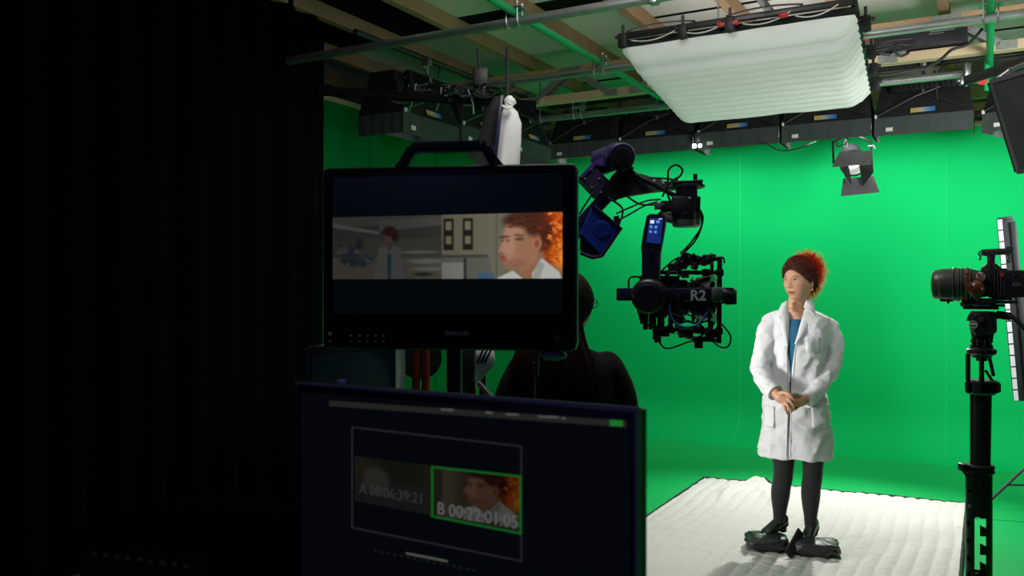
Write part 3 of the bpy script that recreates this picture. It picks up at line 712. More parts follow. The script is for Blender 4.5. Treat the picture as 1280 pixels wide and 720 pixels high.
for (x, y, rx, ry, c) in ((22, 52, 12, 14, (.025, .03, .03)), (34, 36, 5, 8, (.02, .022, .022)), (14, 44, 7, 5, (.05, .06, .065)), (44, 56, 8, 8, (.03, .04, .05)), (30, 62, 14, 4, (.02, .025, .03)), (118, 60, 22, 3, (.13, .13, .115)), (122, 70, 20, 2.2, (.13, .13, .115)), (116, 77, 12, 2.5, (.02, .02, .02)), (110, 48, 24, 2, (.11, .11, .10))): ell(I, X, Y, x, y, rx, ry, c, .4)
for k_ in range(26): ell(I, X, Y, random.uniform(3, 52), random.uniform(30, 66), random.uniform(1, 4), random.uniform(1, 3), random.choice([(.02, .022, .025), (.08, .085, .08), (.03, .045, .06)]), .5, .8)
# small standing woman in coat
poly(I, X, Y, [(60, 46), (86, 46), (92, 88), (52, 88)], (.085, .085, .078)); ell(I, X, Y, 73, 46, 15, 7, (.085, .085, .078)); poly(I, X, Y, [(70, 50), (76, 50), (74, 88), (71, 88)], (.01, .045, .06)); ell(I, X, Y, 72, 28, 6, 9, (.095, .05, .035)); ell(I, X, Y, 73, 20, 9, 7, (.03, .012, .008)); ell(I, X, Y, 80, 26, 5, 8, (.03, .012, .008)); ell(I, X, Y, 73, 40, 3, 6, (.08, .042, .03))
# right half: cupboard wall
rec(I, X, Y, 139, 300, -5, 95, (.13, .125, .085)); rec(I, X, Y, 139, 200, 56, 95, (.10, .10, .085)); rec(I, X, Y, 139, 196, 52, 56, (.05, .05, .035)); rec(I, X, Y, 166, 170, 56, 95, (.03, .03, .028)); rec(I, X, Y, 184, 204, 76, 95, (.05, .09, .16)); rec(I, X, Y, 139, 166, 62, 95, (.18, .19, .17))
for x in (141, 165): 
    rec(I, X, Y, x, x+13, 5, 46, (.015, .013, .008)); rec(I, X, Y, x+3, x+10, 9, 20, (.16, .155, .09)); rec(I, X, Y, x+3, x+10, 28, 38, (.15, .145, .08))
rec(I, X, Y, 206, 207.5, 0, 95, (.07, .07, .05))
face_pic(I, X, Y, 194, 1, .97)
b4 = [M1.at(416, 272), M1.at(703, 265), M1.at(703, 348), M1.at(416, 349)]
pic_mesh('camera_image', M1, b4, X, Y, I*(.42+.55*sm(X, 60, 230))[..., None], screenmat('monitor picture', 1.0), root, 0)
o = COL.objects[-1] if False else None
for ob in root.children:
    if ob.name.startswith('camera_image'): ob.data.transform(Matrix.Translation(WM[root.name].inverted().to_3x3() @ (-back_*.0008)))
hd = MB(); hp = [M1.at(x, y, 0)+back_*.03 for (x, y) in ((493, 209), (499, 203), (510, 183), (518, 181), (598, 179), (604, 181), (614, 199), (620, 206))]
hd.tube(hp, .0075, 10); hd.tube([p+back_*.02 for p in hp], .0075, 10)
for i in range(len(hp)-1): hd.bar(hp[i]+back_*.01, hp[i+1]+back_*.01, .024, .017, up=back_)
part('handle', hd, BLACKP, root)
PRT = mat('faint print', (.10, .105, .11), .6, emis=(.5, .55, .6), estr=.02)
text('brand_mark', 'SMALLHD', .013, PRT, root, M1.at(571, 417)-back_*.001+back_*.004, M1.x, Z)
for i in range(5):
    x = (438, 449, 459, 469, 479)[i]
    part('button', MB().box(M1.at(x, 419.5)+back_*.003, (.004, .004, .004), FM, .001).box(M1.at(x, 427)+back_*.003, (.0025, .004, .003), FM), mat('dim button', (.09, .09, .08), .5, emis=(.7, .7, .6), estr=.02), root)
part('led_lamp', MB().ball(M1.at(412, 417)+back_*.003, .0045, 10).ball(M1.at(412, 427)+back_*.003, .0025, 8), mat('dim button', (.1,)*3), root)
part('knob', MB().cyl(M1.at(697, 422)+back_*.006, M1.at(697, 422)-back_*.008, .009, .008, 18), DARKM, root)
part('mount_yoke', MB().box(ctr+back_*.075-Z*.02, (.12, .03, .12), FM, .006).cyl(ctr+back_*.09-Z*.04, ctr+back_*.09-Z*.30, .018), BLACKM, root)
part('side_knob', MB().ball(M1.at(690, 446)+back_*.04, (.03, .02, .012), 14), mat('pale blue plastic', (.25, .32, .33), .4), root)
# --- lower computer monitor
M2 = Plane((-.369, 1.457, 0), (.166, 1.12, 0)); b2 = -M2.n if (-M2.n).y > 0 else M2.n; FM2 = M2.frame()
tR = M2.at(798, 512); tL = M2.at(370, 479); W2 = (tR-tL).length; H2 = .372; c2_ = (tR+tL)/2-Z*H2/2
root2 = empty('computer_monitor', c2_-Z*.36+b2*.05, math.atan2(M2.x.y, M2.x.x), 'lower dark computer monitor turned left showing clip with timecode digits', 'monitor')
part('housing', MB().box(c2_+b2*.016, (W2, .03, H2), FM2, .004), BLACKP, root2)
part('edge_frame', MB().bar(tR+b2*.004-Z*.0025, tL+b2*.004-Z*.0025, .010, .005, up=b2).bar(tR+b2*.003-M2.x*.002, tR+b2*.003-Z*H2-M2.x*.002, .005, .012, up=b2), mat('aluminium edge', (.32, .32, .40), .5, metal=.1), root2)
def q2(px, py, lift=.001): return M2.at(px, py)-b2*lift
part('screen', MB().prism([tL+M2.x*.012-Z*.014-b2*.0002, tR-M2.x*.012-Z*.014-b2*.0002, tR-M2.x*.012-Z*(H2-.02)-b2*.0002, tL+M2.x*.012-Z*(H2-.02)-b2*.0002], b2, .001), mat('dark desktop glass', (.002, .003, .005), .3, spec=.2, emis=(.35, .6, 1), estr=.0030), root2, False)
def strip(name, pts, w, m_, lift=.0012, closed=True):
    mb = MB(); P_ = [q2(x, y, lift) for x, y in pts]; n = len(P_)
    for i in range(n if closed else n-1): mb.bar(P_[i], P_[(i+1) % n], w, .0005, up=b2) if False else mb.bar(P_[i], P_[(i+1) % n], .0005, w, up=M2.x if abs((P_[(i+1) % n]-P_[i]).normalized().z) < .5 else b2)
    return part(name, mb, m_, root2, False)
GL = lambda n, c, s: mat(n, (.01, .01, .01), .5, emis=c, estr=s)
def band(name, pts, m_, lift=.0012): return part(name, MB().prism([q2(x, y, lift) for x, y in pts], b2, .0004), m_, root2, False)
def border(name, p4, t, m_, lift=.0014):
    (a, b, c, d) = p4; mb = MB()
    for (s_, e_, ox, oy) in ((a, b, 0, t), (d, c, 0, -t)): mb.prism([q2(s_[0], s_[1], lift), q2(e_[0], e_[1], lift), q2(e_[0]+ox, e_[1]+oy, lift), q2(s_[0]+ox, s_[1]+oy, lift)], b2, .0003)
    for (s_, e_, ox) in ((a, d, t), (b, c, -t)): mb.prism([q2(s_[0], s_[1], lift), q2(e_[0], e_[1], lift), q2(e_[0]+ox, e_[1], lift), q2(s_[0]+ox, s_[1], lift)], b2, .0003)
    return part(name, mb, m_, root2, False)
band('menu_bar', [(412, 500.5), (783, 526), (783, 534), (412, 507.5)], GL('menu bar', (.95, .95, .85), .016))
band('battery_icon', [(763, 524.5), (779, 525.5), (779, 533), (763, 532)], GL('green icon', (.05, 1, .1), .16), .0018)
for (x, y, w) in ((560, 512, 16), (612, 515.6, 9), (641, 518, 16), (686, 521, 26), (705, 522.5, 5)):
    band('menu_text', [(x-w/2, y-1.6), (x+w/2, y-.8), (x+w/2, y+1.6), (x-w/2, y+.8)], GL('menu text', (.95, .95, .85), .08), .0017)
border('clip_frame', [(440, 533), (653, 557), (653, 702), (440, 660)], 1.6, GL('grey line', (.85, .85, .95), .022))
X, Y, I = paint_reset(180, 70, 0, 210, 0, 84); I[:] = (.016, .015, .010)
I *= (.8+.2*np.cos(X*.05))[..., None]; rec(I, X, Y, 0, 96, 40, 90, (.012, .012, .012)); ell(I, X, Y, 30, 40, 18, 24, (.03, .028, .02)); rec(I, X, Y, 118, 150, 0, 90, (.035, .032, .022), 3)
Fc = np.zeros_like(I); Fc[:] = (.10, .09, .06); face_pic(Fc, X, Y, 132, -2, .78); k_ = sm(X, 128, 142)[..., None]; I = I*(1-k_)+Fc*.22*k_
pic_mesh('clip_image', M2, [q2(444, 570, 0), q2(650, 595, 0), q2(650, 664, 0), q2(444, 626, 0)], X, Y, I, screenmat('clip picture', .55), root2, 0)
for ob in root2.children:
    if ob.name.startswith('clip_image'): ob.data.transform(Matrix.Translation(WM[root2.name].inverted().to_3x3() @ (-b2*.0012)))
border('green_border', [(540, 582), (653, 594), (653, 668), (540, 646)], 2.6, GL('green line', (.05, 1, .12), .09), .0022)
TX = GL('grey digits', (.8, .85, .85), .030); TXB = GL('bright digits', (.9, .9, .85), .10)
dwn = q2(652, 653)-q2(441, 615)
text('timecode', 'A 00:06:39:21', .0235, TX, root2, q2(490, 617, .003), dwn, Z)
text('timecode', 'B 00:22:01:05', .0265, TXB, root2, q2(597, 644, .003), dwn, Z)
for i in range(16):
    x = 470+i*8.2; y = 688+i*1.65; band('timeline_tick', [(x-1.6, y-1.2), (x+1.6, y-.8), (x+1.6, y+1.2), (x-1.6, y+.8)], GL('warm tick', (1, .75, .4), .015), .0018)
band('timeline_bar', [(508, 690), (560, 700), (560, 702.5), (508, 692.5)], GL('menu text', (1,)*3, .05), .0016)
# stand and cart
sb = c2_-Z*.185
part('stand_neck', MB().bar(c2_+b2*.045, c2_+b2*.05-Z*.35, .05, .02, bev=.004), BLACKM, root2)
part('stand_foot', MB().box(c2_+b2*.05-Z*.353, (.24, .18, .012), FM2, .004), BLACKM, root2)
ct = c2_-Z*.36+b2*.1; cr_ = Matrix.Rotation(math.atan2(M2.x.y, M2.x.x), 3, 'Z'); hz = ct.z
crt = empty('equipment_cart', (ct.x, ct.y, 0), math.atan2(M2.x.y, M2.x.x), 'black equipment cart carrying the two monitors at the lower left', 'cart')
part('shelf', MB().box((ct.x, ct.y, hz-.017), (1.05, .55, .03), cr_, .006), BLACKM, crt)
part('shelf', MB().box((ct.x, ct.y, .28), (1.0, .5, .03), cr_, .006), BLACKM, crt)
for (sx, sy) in ((-1, -1), (1, -1), (1, 1), (-1, 1)):
    q = Vector((ct.x, ct.y, 0))+cr_ @ Vector((sx*.48, sy*.23, 0))
    part('leg', MB().bar(q+Z*.1, q+Z*(hz-.03), .03, .03), BLACKM, crt)
    part('caster', MB().cyl(q+cr_ @ Vector((-.015, 0, .05)), q+cr_ @ Vector((.015, 0, .05)), .05, seg=20).bar(q+Z*.05, q+Z*.11, .045, .02), BLACKP, crt)
# pole carrying the upper monitor
o = part('monitor_pole', MB().cyl(Vector((ctr+back_*.09)[:2]+(hz,)), ctr+back_*.09-Z*.3, .017).cyl(Vector((ctr+back_*.09)[:2]+(0,)), Vector((ctr+back_*.09)[:2]+(hz,)), .017).lathe(Vector((ctr+back_*.09)[:2]+(0,)), Vector((ctr+back_*.09)[:2]+(.02,)), [(0, .16), (1, .15)]), BLACKM)
tag(o, 'black upright pole behind the lower monitor that holds the upper monitor', 'pole')
o = part('monitor_cable', MB().tube(spline([M1.at(671, 438, 0)+back_*.05, M1.at(667, 455, 0)+back_*.06, M1.at(664, 480, 0)+back_*.06, M1.at(662, 540, 0)+back_*.05, M1.at(640, 640, 0)+back_*.05], 8), .0035, 8).cyl(M1.at(666, 456, 0)+back_*.06, M1.at(665, 473, 0)+back_*.06, .008), mat('grey cable', (.07, .08, .08), .5))
tag(o, 'grey cable with connector hanging from the right end of the upper monitor', 'cable')
# rack recorder at lower left on the cart
rk = Vector((-.46, 1.42, hz-.002)); 
rr_ = empty('rack_recorder', rk, R(-20), 'dark rack unit with rows of tiny buttons beside the lower monitor at left', 'recorder')
rm = Matrix.Rotation(R(-20), 3, 'Z')
part('case', MB().box(rk+Vector((-.06, 0, .17)), (.26, .25, .32), rm, .005), BLACKC, rr_)
for j in range(5):
    part('rack_panel', MB().box(rk+Vector((-.06, 0, .05+.06*j))+rm @ Vector((0, -.127, 0)), (.24, .004, .05), rm, .001), BLACKM, rr_)
for j in range(5):
    mb = MB()
    for i in range(9): mb.box(rk+Vector((-.06, 0, .05+.06*j))+rm @ Vector((-.09+.022*i, -.13, .006)), (.007, .004, .006), rm)
    part('button_row', mb, mat('amber buttons', (.05, .03, .02), .5, emis=(1, .6, .3), estr=.004), rr_, False)
# things glimpsed between the monitors
root = empty('flight_case', P(445, 640, 3.0)*1.0, 0, 'grey green equipment case glimpsed between the two monitors at left', 'case')
fc = P(437, 455, 3.0); root.location = (fc.x, fc.y+.2, 0); WM[root.name] = Matrix.Translation(root.location)
GC = mat('grey green panel', (.10, .14, .13), .6, var=.3, scale=9)
part('case_body', MB().box((fc.x, fc.y+.2, .70), (.30, .36, 1.38), None, .012), GC, root)
part('case_edge', MB().bar((fc.x-.15, fc.y+.02, .03), (fc.x-.15, fc.y+.02, 1.385), .02, .02).bar((fc.x+.15, fc.y+.02, .03), (fc.x+.15, fc.y+.02, 1.385), .02, .02).bar((fc.x-.15, fc.y+.02, 1.385), (fc.x+.15, fc.y+.02, 1.385), .02, .02), DARKM, root)
part('latch', MB().box((fc.x-.03, fc.y+.015, 1.25), (.05, .02, .06), None, .004), STEELD, root)
for x, lab in ((520, 'left of two dark red upright tubes glimpsed between the monitors'), (532, 'right of two dark red upright tubes glimpsed between the monitors')):
    q = P(x, 450, 3.4); o = part('red_stand_tube', MB().cyl((q.x, q.y, 0), (q.x, q.y, 1.45), .016).cyl((q.x, q.y, .7), (q.x, q.y, .78), .022).lathe((q.x, q.y, 0), (q.x, q.y, .02), [(0, .07), (1, .06)]), mat('dark red tube', (.30, .02, .02), .4)); tag(o, lab, 'pole')

def turn(root, c, px):
    """face a group built square to the world towards its line of sight, keeping real proportions"""
    al = math.atan((px-640)/FPX); M = Matrix.Translation(c) @ Matrix.Rotation(-al, 4, 'Z') @ Matrix.Diagonal((cos(al), 1, 1, 1)) @ Matrix.Translation(-c)
    Wi = WM[root.name]; A = Wi.inverted() @ M @ Wi
    def rec_(o):
        for ch in o.children:
            if ch.type == 'MESH': ch.data.transform(A)
            rec_(ch)
    rec_(root)
# ================================================================== CRANE + STABILISED HEAD
D = 3.6
cr = empty('camera_crane', (P(583, 480, D).x, D, 0), 0, 'dark camera crane arm reaching from behind the upper monitor to the stabilised head', 'crane')
q = P(583, 400, D)
part('column', MB().cyl((q.x, q.y, .25), (q.x, q.y, 1.45), .045).cyl((q.x, q.y, 1.0), (q.x, q.y, 1.08), .06).box((q.x, q.y, 1.3), (.11, .12, .16), None, .012).box((q.x+.07, q.y-.02, 1.22), (.03, .03, .25), None, .006), BLACKM, cr)
for a in (R(-50), R(70), R(190)):
    part('leg', MB().cyl((q.x, q.y, .95), (q.x+.75*cos(a), q.y+.75*sin(a), .03), .018).ball((q.x+.75*cos(a), q.y+.75*sin(a), .028), .028, 10), BLACKM, cr)
o_ = part('brace', MB().cyl((q.x+.02, q.y-.03, 1.24), P(617, 500, D-.1), .012), BLACKM, cr)
part('arm_tube', MB().bar((q.x, q.y, 1.42), P(722, 282, D), .07, .09, bev=.008).bar(P(715, 292, D), P(790, 212, D-.02), .06, .055, bev=.006), NAVY, cr)
part('counterweight', MB().bar(P(583, 405, D), P(520, 450, D), .06, .06).cyl(P(525, 447, D-.1), P(525, 447, D+.1), .09), BLACKM, cr)
part('motor', MB().cyl(P(748, 204, D+.05), P(775, 194, D-.02), .055, .055, 28).lathe(P(770, 196, D-.03), P(778, 196, D-.13), [(0, .05), (.1, .058), (.9, .058), (1, .052)], 28), mat('dark indigo housing', (.02, .016, .06), .4), cr)
part('motor_cap', MB().cyl(P(778, 196, D-.128), P(778.3, 196, D-.14), .04, .038, 28).cyl(P(779, 195, D-.14), P(779, 195, D-.148), .008, seg=12), BLACKM, cr)
pbx = [P(724, 222, D-.05), P(741, 206, D-.05), P(765, 229, D-.05), P(746, 246, D-.05)]
part('violet_box', MB().prism(pbx, (0, 1, 0), .11), mat('violet lit dark panel', (.03, .016, .06), .5, var=.2), cr, False)  # violet light on this box put into its colour
part('violet_lid', MB().prism([P(724, 221, D-.055), P(741, 203, D-.055), P(755, 195, D-.055), P(764, 196, D-.055), P(762, 208, D-.055), P(745, 206, D-.055), P(728, 222, D-.055)], (0, 1, 0), .1), PURP, cr, False)
sc = MB()
for (x, y) in ((731, 223), (740, 212), (749, 223), (740, 234), (751, 240)): sc.cyl(P(x, y, D-.05), P(x, y, D-.056), .004, seg=8)
part('screws', sc, mat('bright bolt', (.6, .6, .6), .4), cr)
part('pivot_bracket', MB().prism([P(752, 240, D-.07), P(768, 216, D-.07), P(784, 204, D-.07), P(793, 210, D-.07), P(774, 228, D-.07), P(762, 250, D-.07)], (0, 1, 0), .09).cyl(P(765, 239, D-.09), P(765, 239, D+.06), .04, .04, 24).cyl(P(767, 247, D-.1), P(767, 247, D), .018), BLACKM, cr)
part('nose_plate', MB().prism([P(772, 217, D-.03), P(790, 214, D-.03), P(825, 224, D-.03), P(848, 231, D-.03), P(848, 236, D-.03), P(815, 240, D-.03), P(784, 245, D-.03), P(766, 250, D-.03)], (0, 1, 0), .06), mat('grey carbon plate', (.07, .075, .08), .5, var=.15), cr, False)
bt = MB()
for (x, y) in ((783, 221), (795, 222), (806, 224), (818, 226), (829, 228)): bt.lathe(P(x, y, D-.03), P(x, y, D-.036), [(0, .007), (1, .006)], 10)
part('bolts', bt, mat('bright bolt', (.6, .6, .6), .4), cr)
part('top_rail', MB().cyl(P(789, 216, D-.04), P(848, 247, D-.06), .010), BLACKM, cr)
root = empty('blue_battery_box', P(748, 318, D-.03), 0, 'bright blue box hanging on the crane arm beside the upper monitor', 'box')
part('case', MB().prism([P(741, 258, D-.12), P(775, 286, D-.12), P(752, 319, D-.12), P(726, 292, D-.12)], (0, 1, 0), .09), BLUEP, root, False)
part('round_cover', MB().lathe(P(752, 287, D-.12), P(752, 287, D-.126), [(0, .036), (1, .033)], 28), BLUEP, root)
part('dark_rim', MB().tube([P(741, 257, D-.12), P(776, 286, D-.12), P(752, 320, D-.12), P(741, 322, D-.12), P(726, 316, D-.1)], .009, 8).prism([P(727, 294, D-.11), P(752, 319, D-.11), P(742, 322, D-.11), P(726, 312, D-.11)], (0, 1, 0), .08), NAVY, root)
part('connector', MB().cyl(P(772, 280, D-.1), P(770, 270, D-.1), .012), BLACKM, root)
cabs = [[(724, 268), (732, 255), (742, 240)], [(760, 247), (776, 258), (778, 268), (772, 285)], [(772, 276), (790, 266), (806, 257), (822, 252)], [(770, 267), (788, 259), (808, 251), (826, 249)], [(783, 245), (800, 255), (822, 256)], [(808, 222), (830, 223), (845, 225)], [(835, 226), (836, 212), (845, 206), (853, 212), (850, 220), (842, 225), (834, 232), (828, 246)], [(800, 222), (826, 232), (842, 234)], [(835, 224), (834, 240), (838, 252)]]
for c_ in cabs: part('cable', MB().tube(spline([P(x, y, D-.1) for x, y in c_], 7), .0045, 6), CABLE, cr)

gd = D-.08
P_true = P
def P(x, y, d): return P_true(x, y, gd)+Vector((0, d-gd, 0))
g = empty('stabilised_camera_head', P(845, 432, gd), 0, 'black stabilised camera head marked R2 hanging from the crane in front of the green wall', 'camera head')
G = mat('gimbal black', (.016, .017, .022), .38, var=.15, scale=30, spec=.5)
GB = mat('gimbal dark blue', (.012, .012, .035), .38, var=.15, scale=20, spec=.5)
GE = mat('greenish grey edge', (.17, .18, .16), .35, metal=.3)
part('mount_plate', MB().lathe(P(861, 236, gd), P(861, 231, gd), [(0, .055), (.2, .066), (.8, .066), (1, .05)], 28).box(P(858, 229, gd), (.12, .09, .012), None, .004).cyl(P(869, 229, gd), P(869, 218, gd), .009).cyl(P(845, 228, gd), P(845, 222, gd), .008).box(P(873, 228, gd), (.035, .03, .018), None, .004), G, g)
part('mount_block', MB().box(P(861, 243, gd), (.07, .08, .06), None, .008).box(P(849, 240, gd), (.03, .06, .035), None, .005), DARKM, g)
part('pan_motor', MB().lathe(P(858, 276, gd), P(858, 251, gd), [(0, .045), (.08, .058), (.35, .060), (.4, .05), (.9, .05), (1, .045)], 32).box(P(853, 259, gd-.01), (.09, .09, .085), None, .01).box(P(872, 257, gd), (.022, .06, .07), None, .005), G, g)
part('pan_ring', MB().lathe(P(858, 284, gd), P(858, 275, gd), [(0, .05), (.2, .058), (1, .06)], 32), GE, g)
part('side_module', MB().box(P(833, 258, gd), (.05, .06, .045), None, .006).cyl(P(829, 258, gd-.02), P(818, 258, gd-.02), .014, seg=14), G, g)
part('silver_connector', MB().box(P(824, 258, gd-.03), (.026, .03, .028), None, .004).ball(P(862, 250, gd-.05), .008, 10).box(P(838, 267, gd-.02), (.03, .02, .012), None, .003), STEELD, g)
part('upper_arm', MB().bar(P(853, 277, gd), P(822, 269, gd), .035, .06, up=(0, 1, 0), bev=.008), GE, g)
# tilt arm with curved outline
arm = [(809, 272), (813, 269), (829, 270), (833, 274), (832, 285), (826, 318), (825, 352), (803, 352), (803, 318), (802, 310), (805, 290)]
part('roll_arm', MB().prism([P(x, y, gd-.09) for x, y in arm], (0, 1, 0), .06), GB, g, False)
part('arm_edge', MB().tube([P(x, y, gd-.09) for x, y in ((833, 274), (832, 285), (826, 318), (825, 350))], .003, 6), GE, g)
part('display', MB().prism([P(812.5, 274, gd-.094), P(829.5, 275, gd-.094), P(826, 306, gd-.094), P(809, 304, gd-.094)], (0, 1, 0), .003), mat('display glass', (.01, .02, .06), .15, emis=(.02, .06, .4), estr=.35), g, False)
for (x, y, w, h, m_) in ((816, 279, 5, 4, 0), (823, 279, 4, 3.6, 1), (814.5, 285, 3.4, 3.4, 1), (820.5, 285.5, 3.4, 3.4, 1), (814, 291, 3.4, 3, 1), (820, 291.5, 3.4, 3, 1), (826, 275.6, 4, 1, 0)):
    part('display_icon', MB().box(P(x, y, gd-.0975), (w/FPX*gd, .001, h/FPX*gd)), GL('icon white', (.8, .88, 1), .85) if m_ == 0 else GL('icon blue', (.15, .35, 1), .7), g, False)
part('joystick', MB().cyl(P(815, 316, gd-.09), P(815, 316, gd-.1), .009, .008, 16).box(P(812, 329, gd-.092), (.008, .004, .004)), GB, g)
part('roll_motor', MB().lathe(P(814, 369, gd), P(811, 370, gd-.15), [(0, .068), (.2, .071), (.85, .071), (.95, .066), (1, .055)], 40), G, g)
part('motor_rim', MB().lathe(P(813, 369.5, gd-.03), P(812.5, 369.5, gd-.06), [(0, .0735), (1, .0735)], 40), GE, g)
part('motor_face', MB().lathe(P(811, 370, gd-.15), P(811, 370, gd-.153), [(0, .048), (1, .046)], 32), GB, g)
part('cross_arm', MB().bar(P(771, 368, gd-.05), P(889, 368, gd-.05), .052, .06, up=(0, 1, 0), bev=.005), GB, g)
part('arm_joint', MB().bar(P(887, 368, gd-.06), P(901, 368, gd-.05), .060, .066, up=(0, 1, 0), bev=.012), GE, g)
part('tilt_motor', MB().lathe(P(898, 369, gd-.04), P(915, 370, gd-.03), [(0, .028), (.3, .034), (1, .034)], 24).box(P(910, 370, gd-.03), (.035, .06, .07), None, .006), G, g)
part('motor_cap', MB().box(P(917, 371, gd-.03), (.014, .055, .062), None, .006), mat('grey plastic', (.09, .10, .10), .5), g)
text('head_mark', 'R2', .058, mat('light lettering', (.75, .72, .85), .5), g, P(872, 369.5, gd-.0815), (1, 0, 0), Z, .0008, bold=.0016)
part('small_icon', MB().box(P(847.5, 369, gd-.081), (.006, .001, .016)), mat('icon blue dim', (.05, .08, .3), .5), g, False)
# camera cage
cg = MB()
for (a, b, r) in (((899, 322), (898, 428), .0105), ((828, 340), (898, 341), .008), ((820, 412), (900, 413), .008), ((818, 386), (818, 424), .008)):
    cg.cyl(P(a[0], a[1], gd-.02), P(b[0], b[1], gd-.02), r, seg=14)
for (a, b) in (((899, 322), (898, 428)), ((828, 340), (898, 341)), ((820, 412), (900, 413))): cg.cyl(P(a[0]-8, a[1], gd+.12), P(b[0]-8, b[1], gd+.12), .008, seg=12)
for (x, y) in ((899, 324), (899, 426), (828, 340), (820, 412)): cg.cyl(P(x, y, gd-.02), P(x-8, y, gd+.12), .008, seg=12)
for (x, y) in ((899, 341), (898, 413), (882, 341), (838, 412), (872, 412)): cg.box(P(x, y, gd-.02), (.032, .03, .03), None, .005)
part('cage', cg, G, g)
part('camera_body', MB().box(P(843, 372, gd+.06), (.11, .12, .15), None, .01).box(P(836, 352, gd+.05), (.09, .1, .05), None, .006).box(P(826, 384, gd+.05), (.05, .1, .09), None, .006), BLACKM, g)
part('lens', MB().lathe(P(858, 374, gd+.05), P(893, 372, gd+.02), [(0, .060), (.25, .062), (.26, .078), (.4, .078), (.42, .086), (.62, .088), (.64, .092), (1, .095), (1, .085)], 36), G, g)
for x in (866, 872, 879, 885): part('lens_ring', MB().lathe(P(x, 373.6, gd+.04), P(x+2, 373.5, gd+.04), [(0, .088), (.5, .0905), (1, .088)], 36), GE, g)
part('lens_glass', MB().ball(P(893, 372, gd+.02), (.012, .07, .07), 18), mat('green glass', (.02, .12, .03), .08), g)
part('top_wireless_unit', MB().box(P(856, 343, gd-.03), (.034, .03, .03), None, .004).box(P(861, 357, gd-.04), (.016, .01, .03), None, .002), mat('grey lilac metal', (.16, .14, .17), .4, metal=.5), g)
random.seed(11)
mb = MB()   # focus motors and brackets on top of the cage
for (x, y, w, h) in ((852, 330, .05, .045), (862, 324, .07, .03), (873, 326, .05, .035), (884, 325, .045, .04), (890, 322, .03, .03), (846, 336, .04, .04), (868, 333, .03, .03), (840, 334, .035, .03)):
    mb.box(P(x, y, gd+random.uniform(-.05, .04)), (w, .05, h), (0, random.uniform(-.4, .4), 0), .006)
for (a, b) in (((836, 340), (855, 322)), ((855, 336), (868, 318)), ((865, 320), (890, 328)), ((850, 345), (848, 330)), ((833, 345), (848, 326))): mb.cyl(P(a[0], a[1], gd-.04), P(b[0], b[1], gd-.03), .008, seg=10)
mb.lathe(P(858, 325, gd-.06), P(858, 325, gd), [(0, .028), (1, .028)], 20).lathe(P(880, 327, gd-.06), P(880, 327, gd), [(0, .02), (1, .02)], 20)
part('focus_motors', mb, BLACKM, g)
mb = MB()
for (x, y) in ((852, 327), (861, 321), (872, 323), (883, 323), (846, 340), (866, 335), (889, 330)): mb.cyl(P(x, y, gd-.07), P(x, y, gd-.082), .006, seg=10)
part('motor_screws', mb, STEELD, g)
mb = MB()   # brackets under the cage
for (x, y, w, h) in ((806, 398, .022, .10), (813, 402, .02, .07), (801, 388, .02, .08), (822, 422, .03, .045), (828, 416, .06, .03), (857, 416, .06, .035), (836, 413, .05, .03), (878, 423, .085, .022), (873, 430, .035, .03), (889, 416, .05, .035), (804, 349, .03, .03), (847, 395, .05, .06), (826, 398, .03, .07), (838, 400, .02, .08)):
    part('bracket', MB().box(P(x, y, gd+random.uniform(-.04, .05)), (w, .04, h), None, .004), BLACKM, g)
for (a, b) in (((815, 384), (840, 384)), ((800, 378), (802, 405)), ((845, 408), (848, 388)), ((886, 395), (886, 425)), ((870, 400), (893, 425))): mb.cyl(P(a[0], a[1], gd-.03), P(b[0], b[1], gd-.03), .006, seg=8)
mb.cyl(P(812, 408, gd+.03), P(895, 418, gd-.03), .006, seg=8); part('lower_rods', mb, BLACKM, g)
mb = MB()
for (x, y, w, h) in ((848, 380, .03, .04), (843, 360, .02, .03), (852, 390, .03, .02), (835, 362, .03, .012), (829, 395, .012, .06), (846, 356, .018, .03), (856, 402, .05, .008), (876, 391, .02, .02), (866, 398, .012, .04)):
    part('fitting', MB().box(P(x, y, gd-.03+random.uniform(-.02, .02)), (w, .02, h), (0, random.uniform(-.3, .3), 0), .003), mat('mixed fittings', (.13, .15, .13), .4, metal=.5, var=.5, scale=50), g)
part('blue_cable', MB().tube(spline([P(838, 377, gd-.07), P(838, 392, gd-.08), P(846, 404, gd-.09), P(858, 408, gd-.09), P(872, 404, gd-.08), P(882, 392, gd-.07), P(886, 383, gd-.06)], 8), .0055, 8), CABLEB, g)
gc = [[(875, 268), (876, 285), (862, 306), (850, 318)], [(873, 262), (878, 276), (870, 300), (852, 320)], [(787, 366), (787, 349), (796, 346), (806, 349)], [(797, 386), (803, 400), (815, 408), (830, 410), (838, 402), (838, 384)], [(818, 413), (832, 434), (860, 426), (870, 424)], [(901, 404), (911, 418), (909, 430), (900, 432), (888, 424)], [(836, 378), (855, 390), (876, 400)], [(892, 323), (902, 323), (904, 330)], [(828, 338), (842, 326), (850, 322)], [(826, 350), (840, 340), (852, 345)], [(845, 378), (852, 396), (868, 403), (884, 400)], [(862, 350), (875, 356), (884, 364)], [(830, 384), (842, 392), (856, 396)], [(846, 415), (865, 422), (885, 412), (893, 400)]]
for c_ in gc: part('cable', MB().tube(spline([P(x, y, gd-.07) for x, y in c_], 7), .004, 6), CABLE, g)

turn(g, P(850, 330, gd), 850)
P = P_true
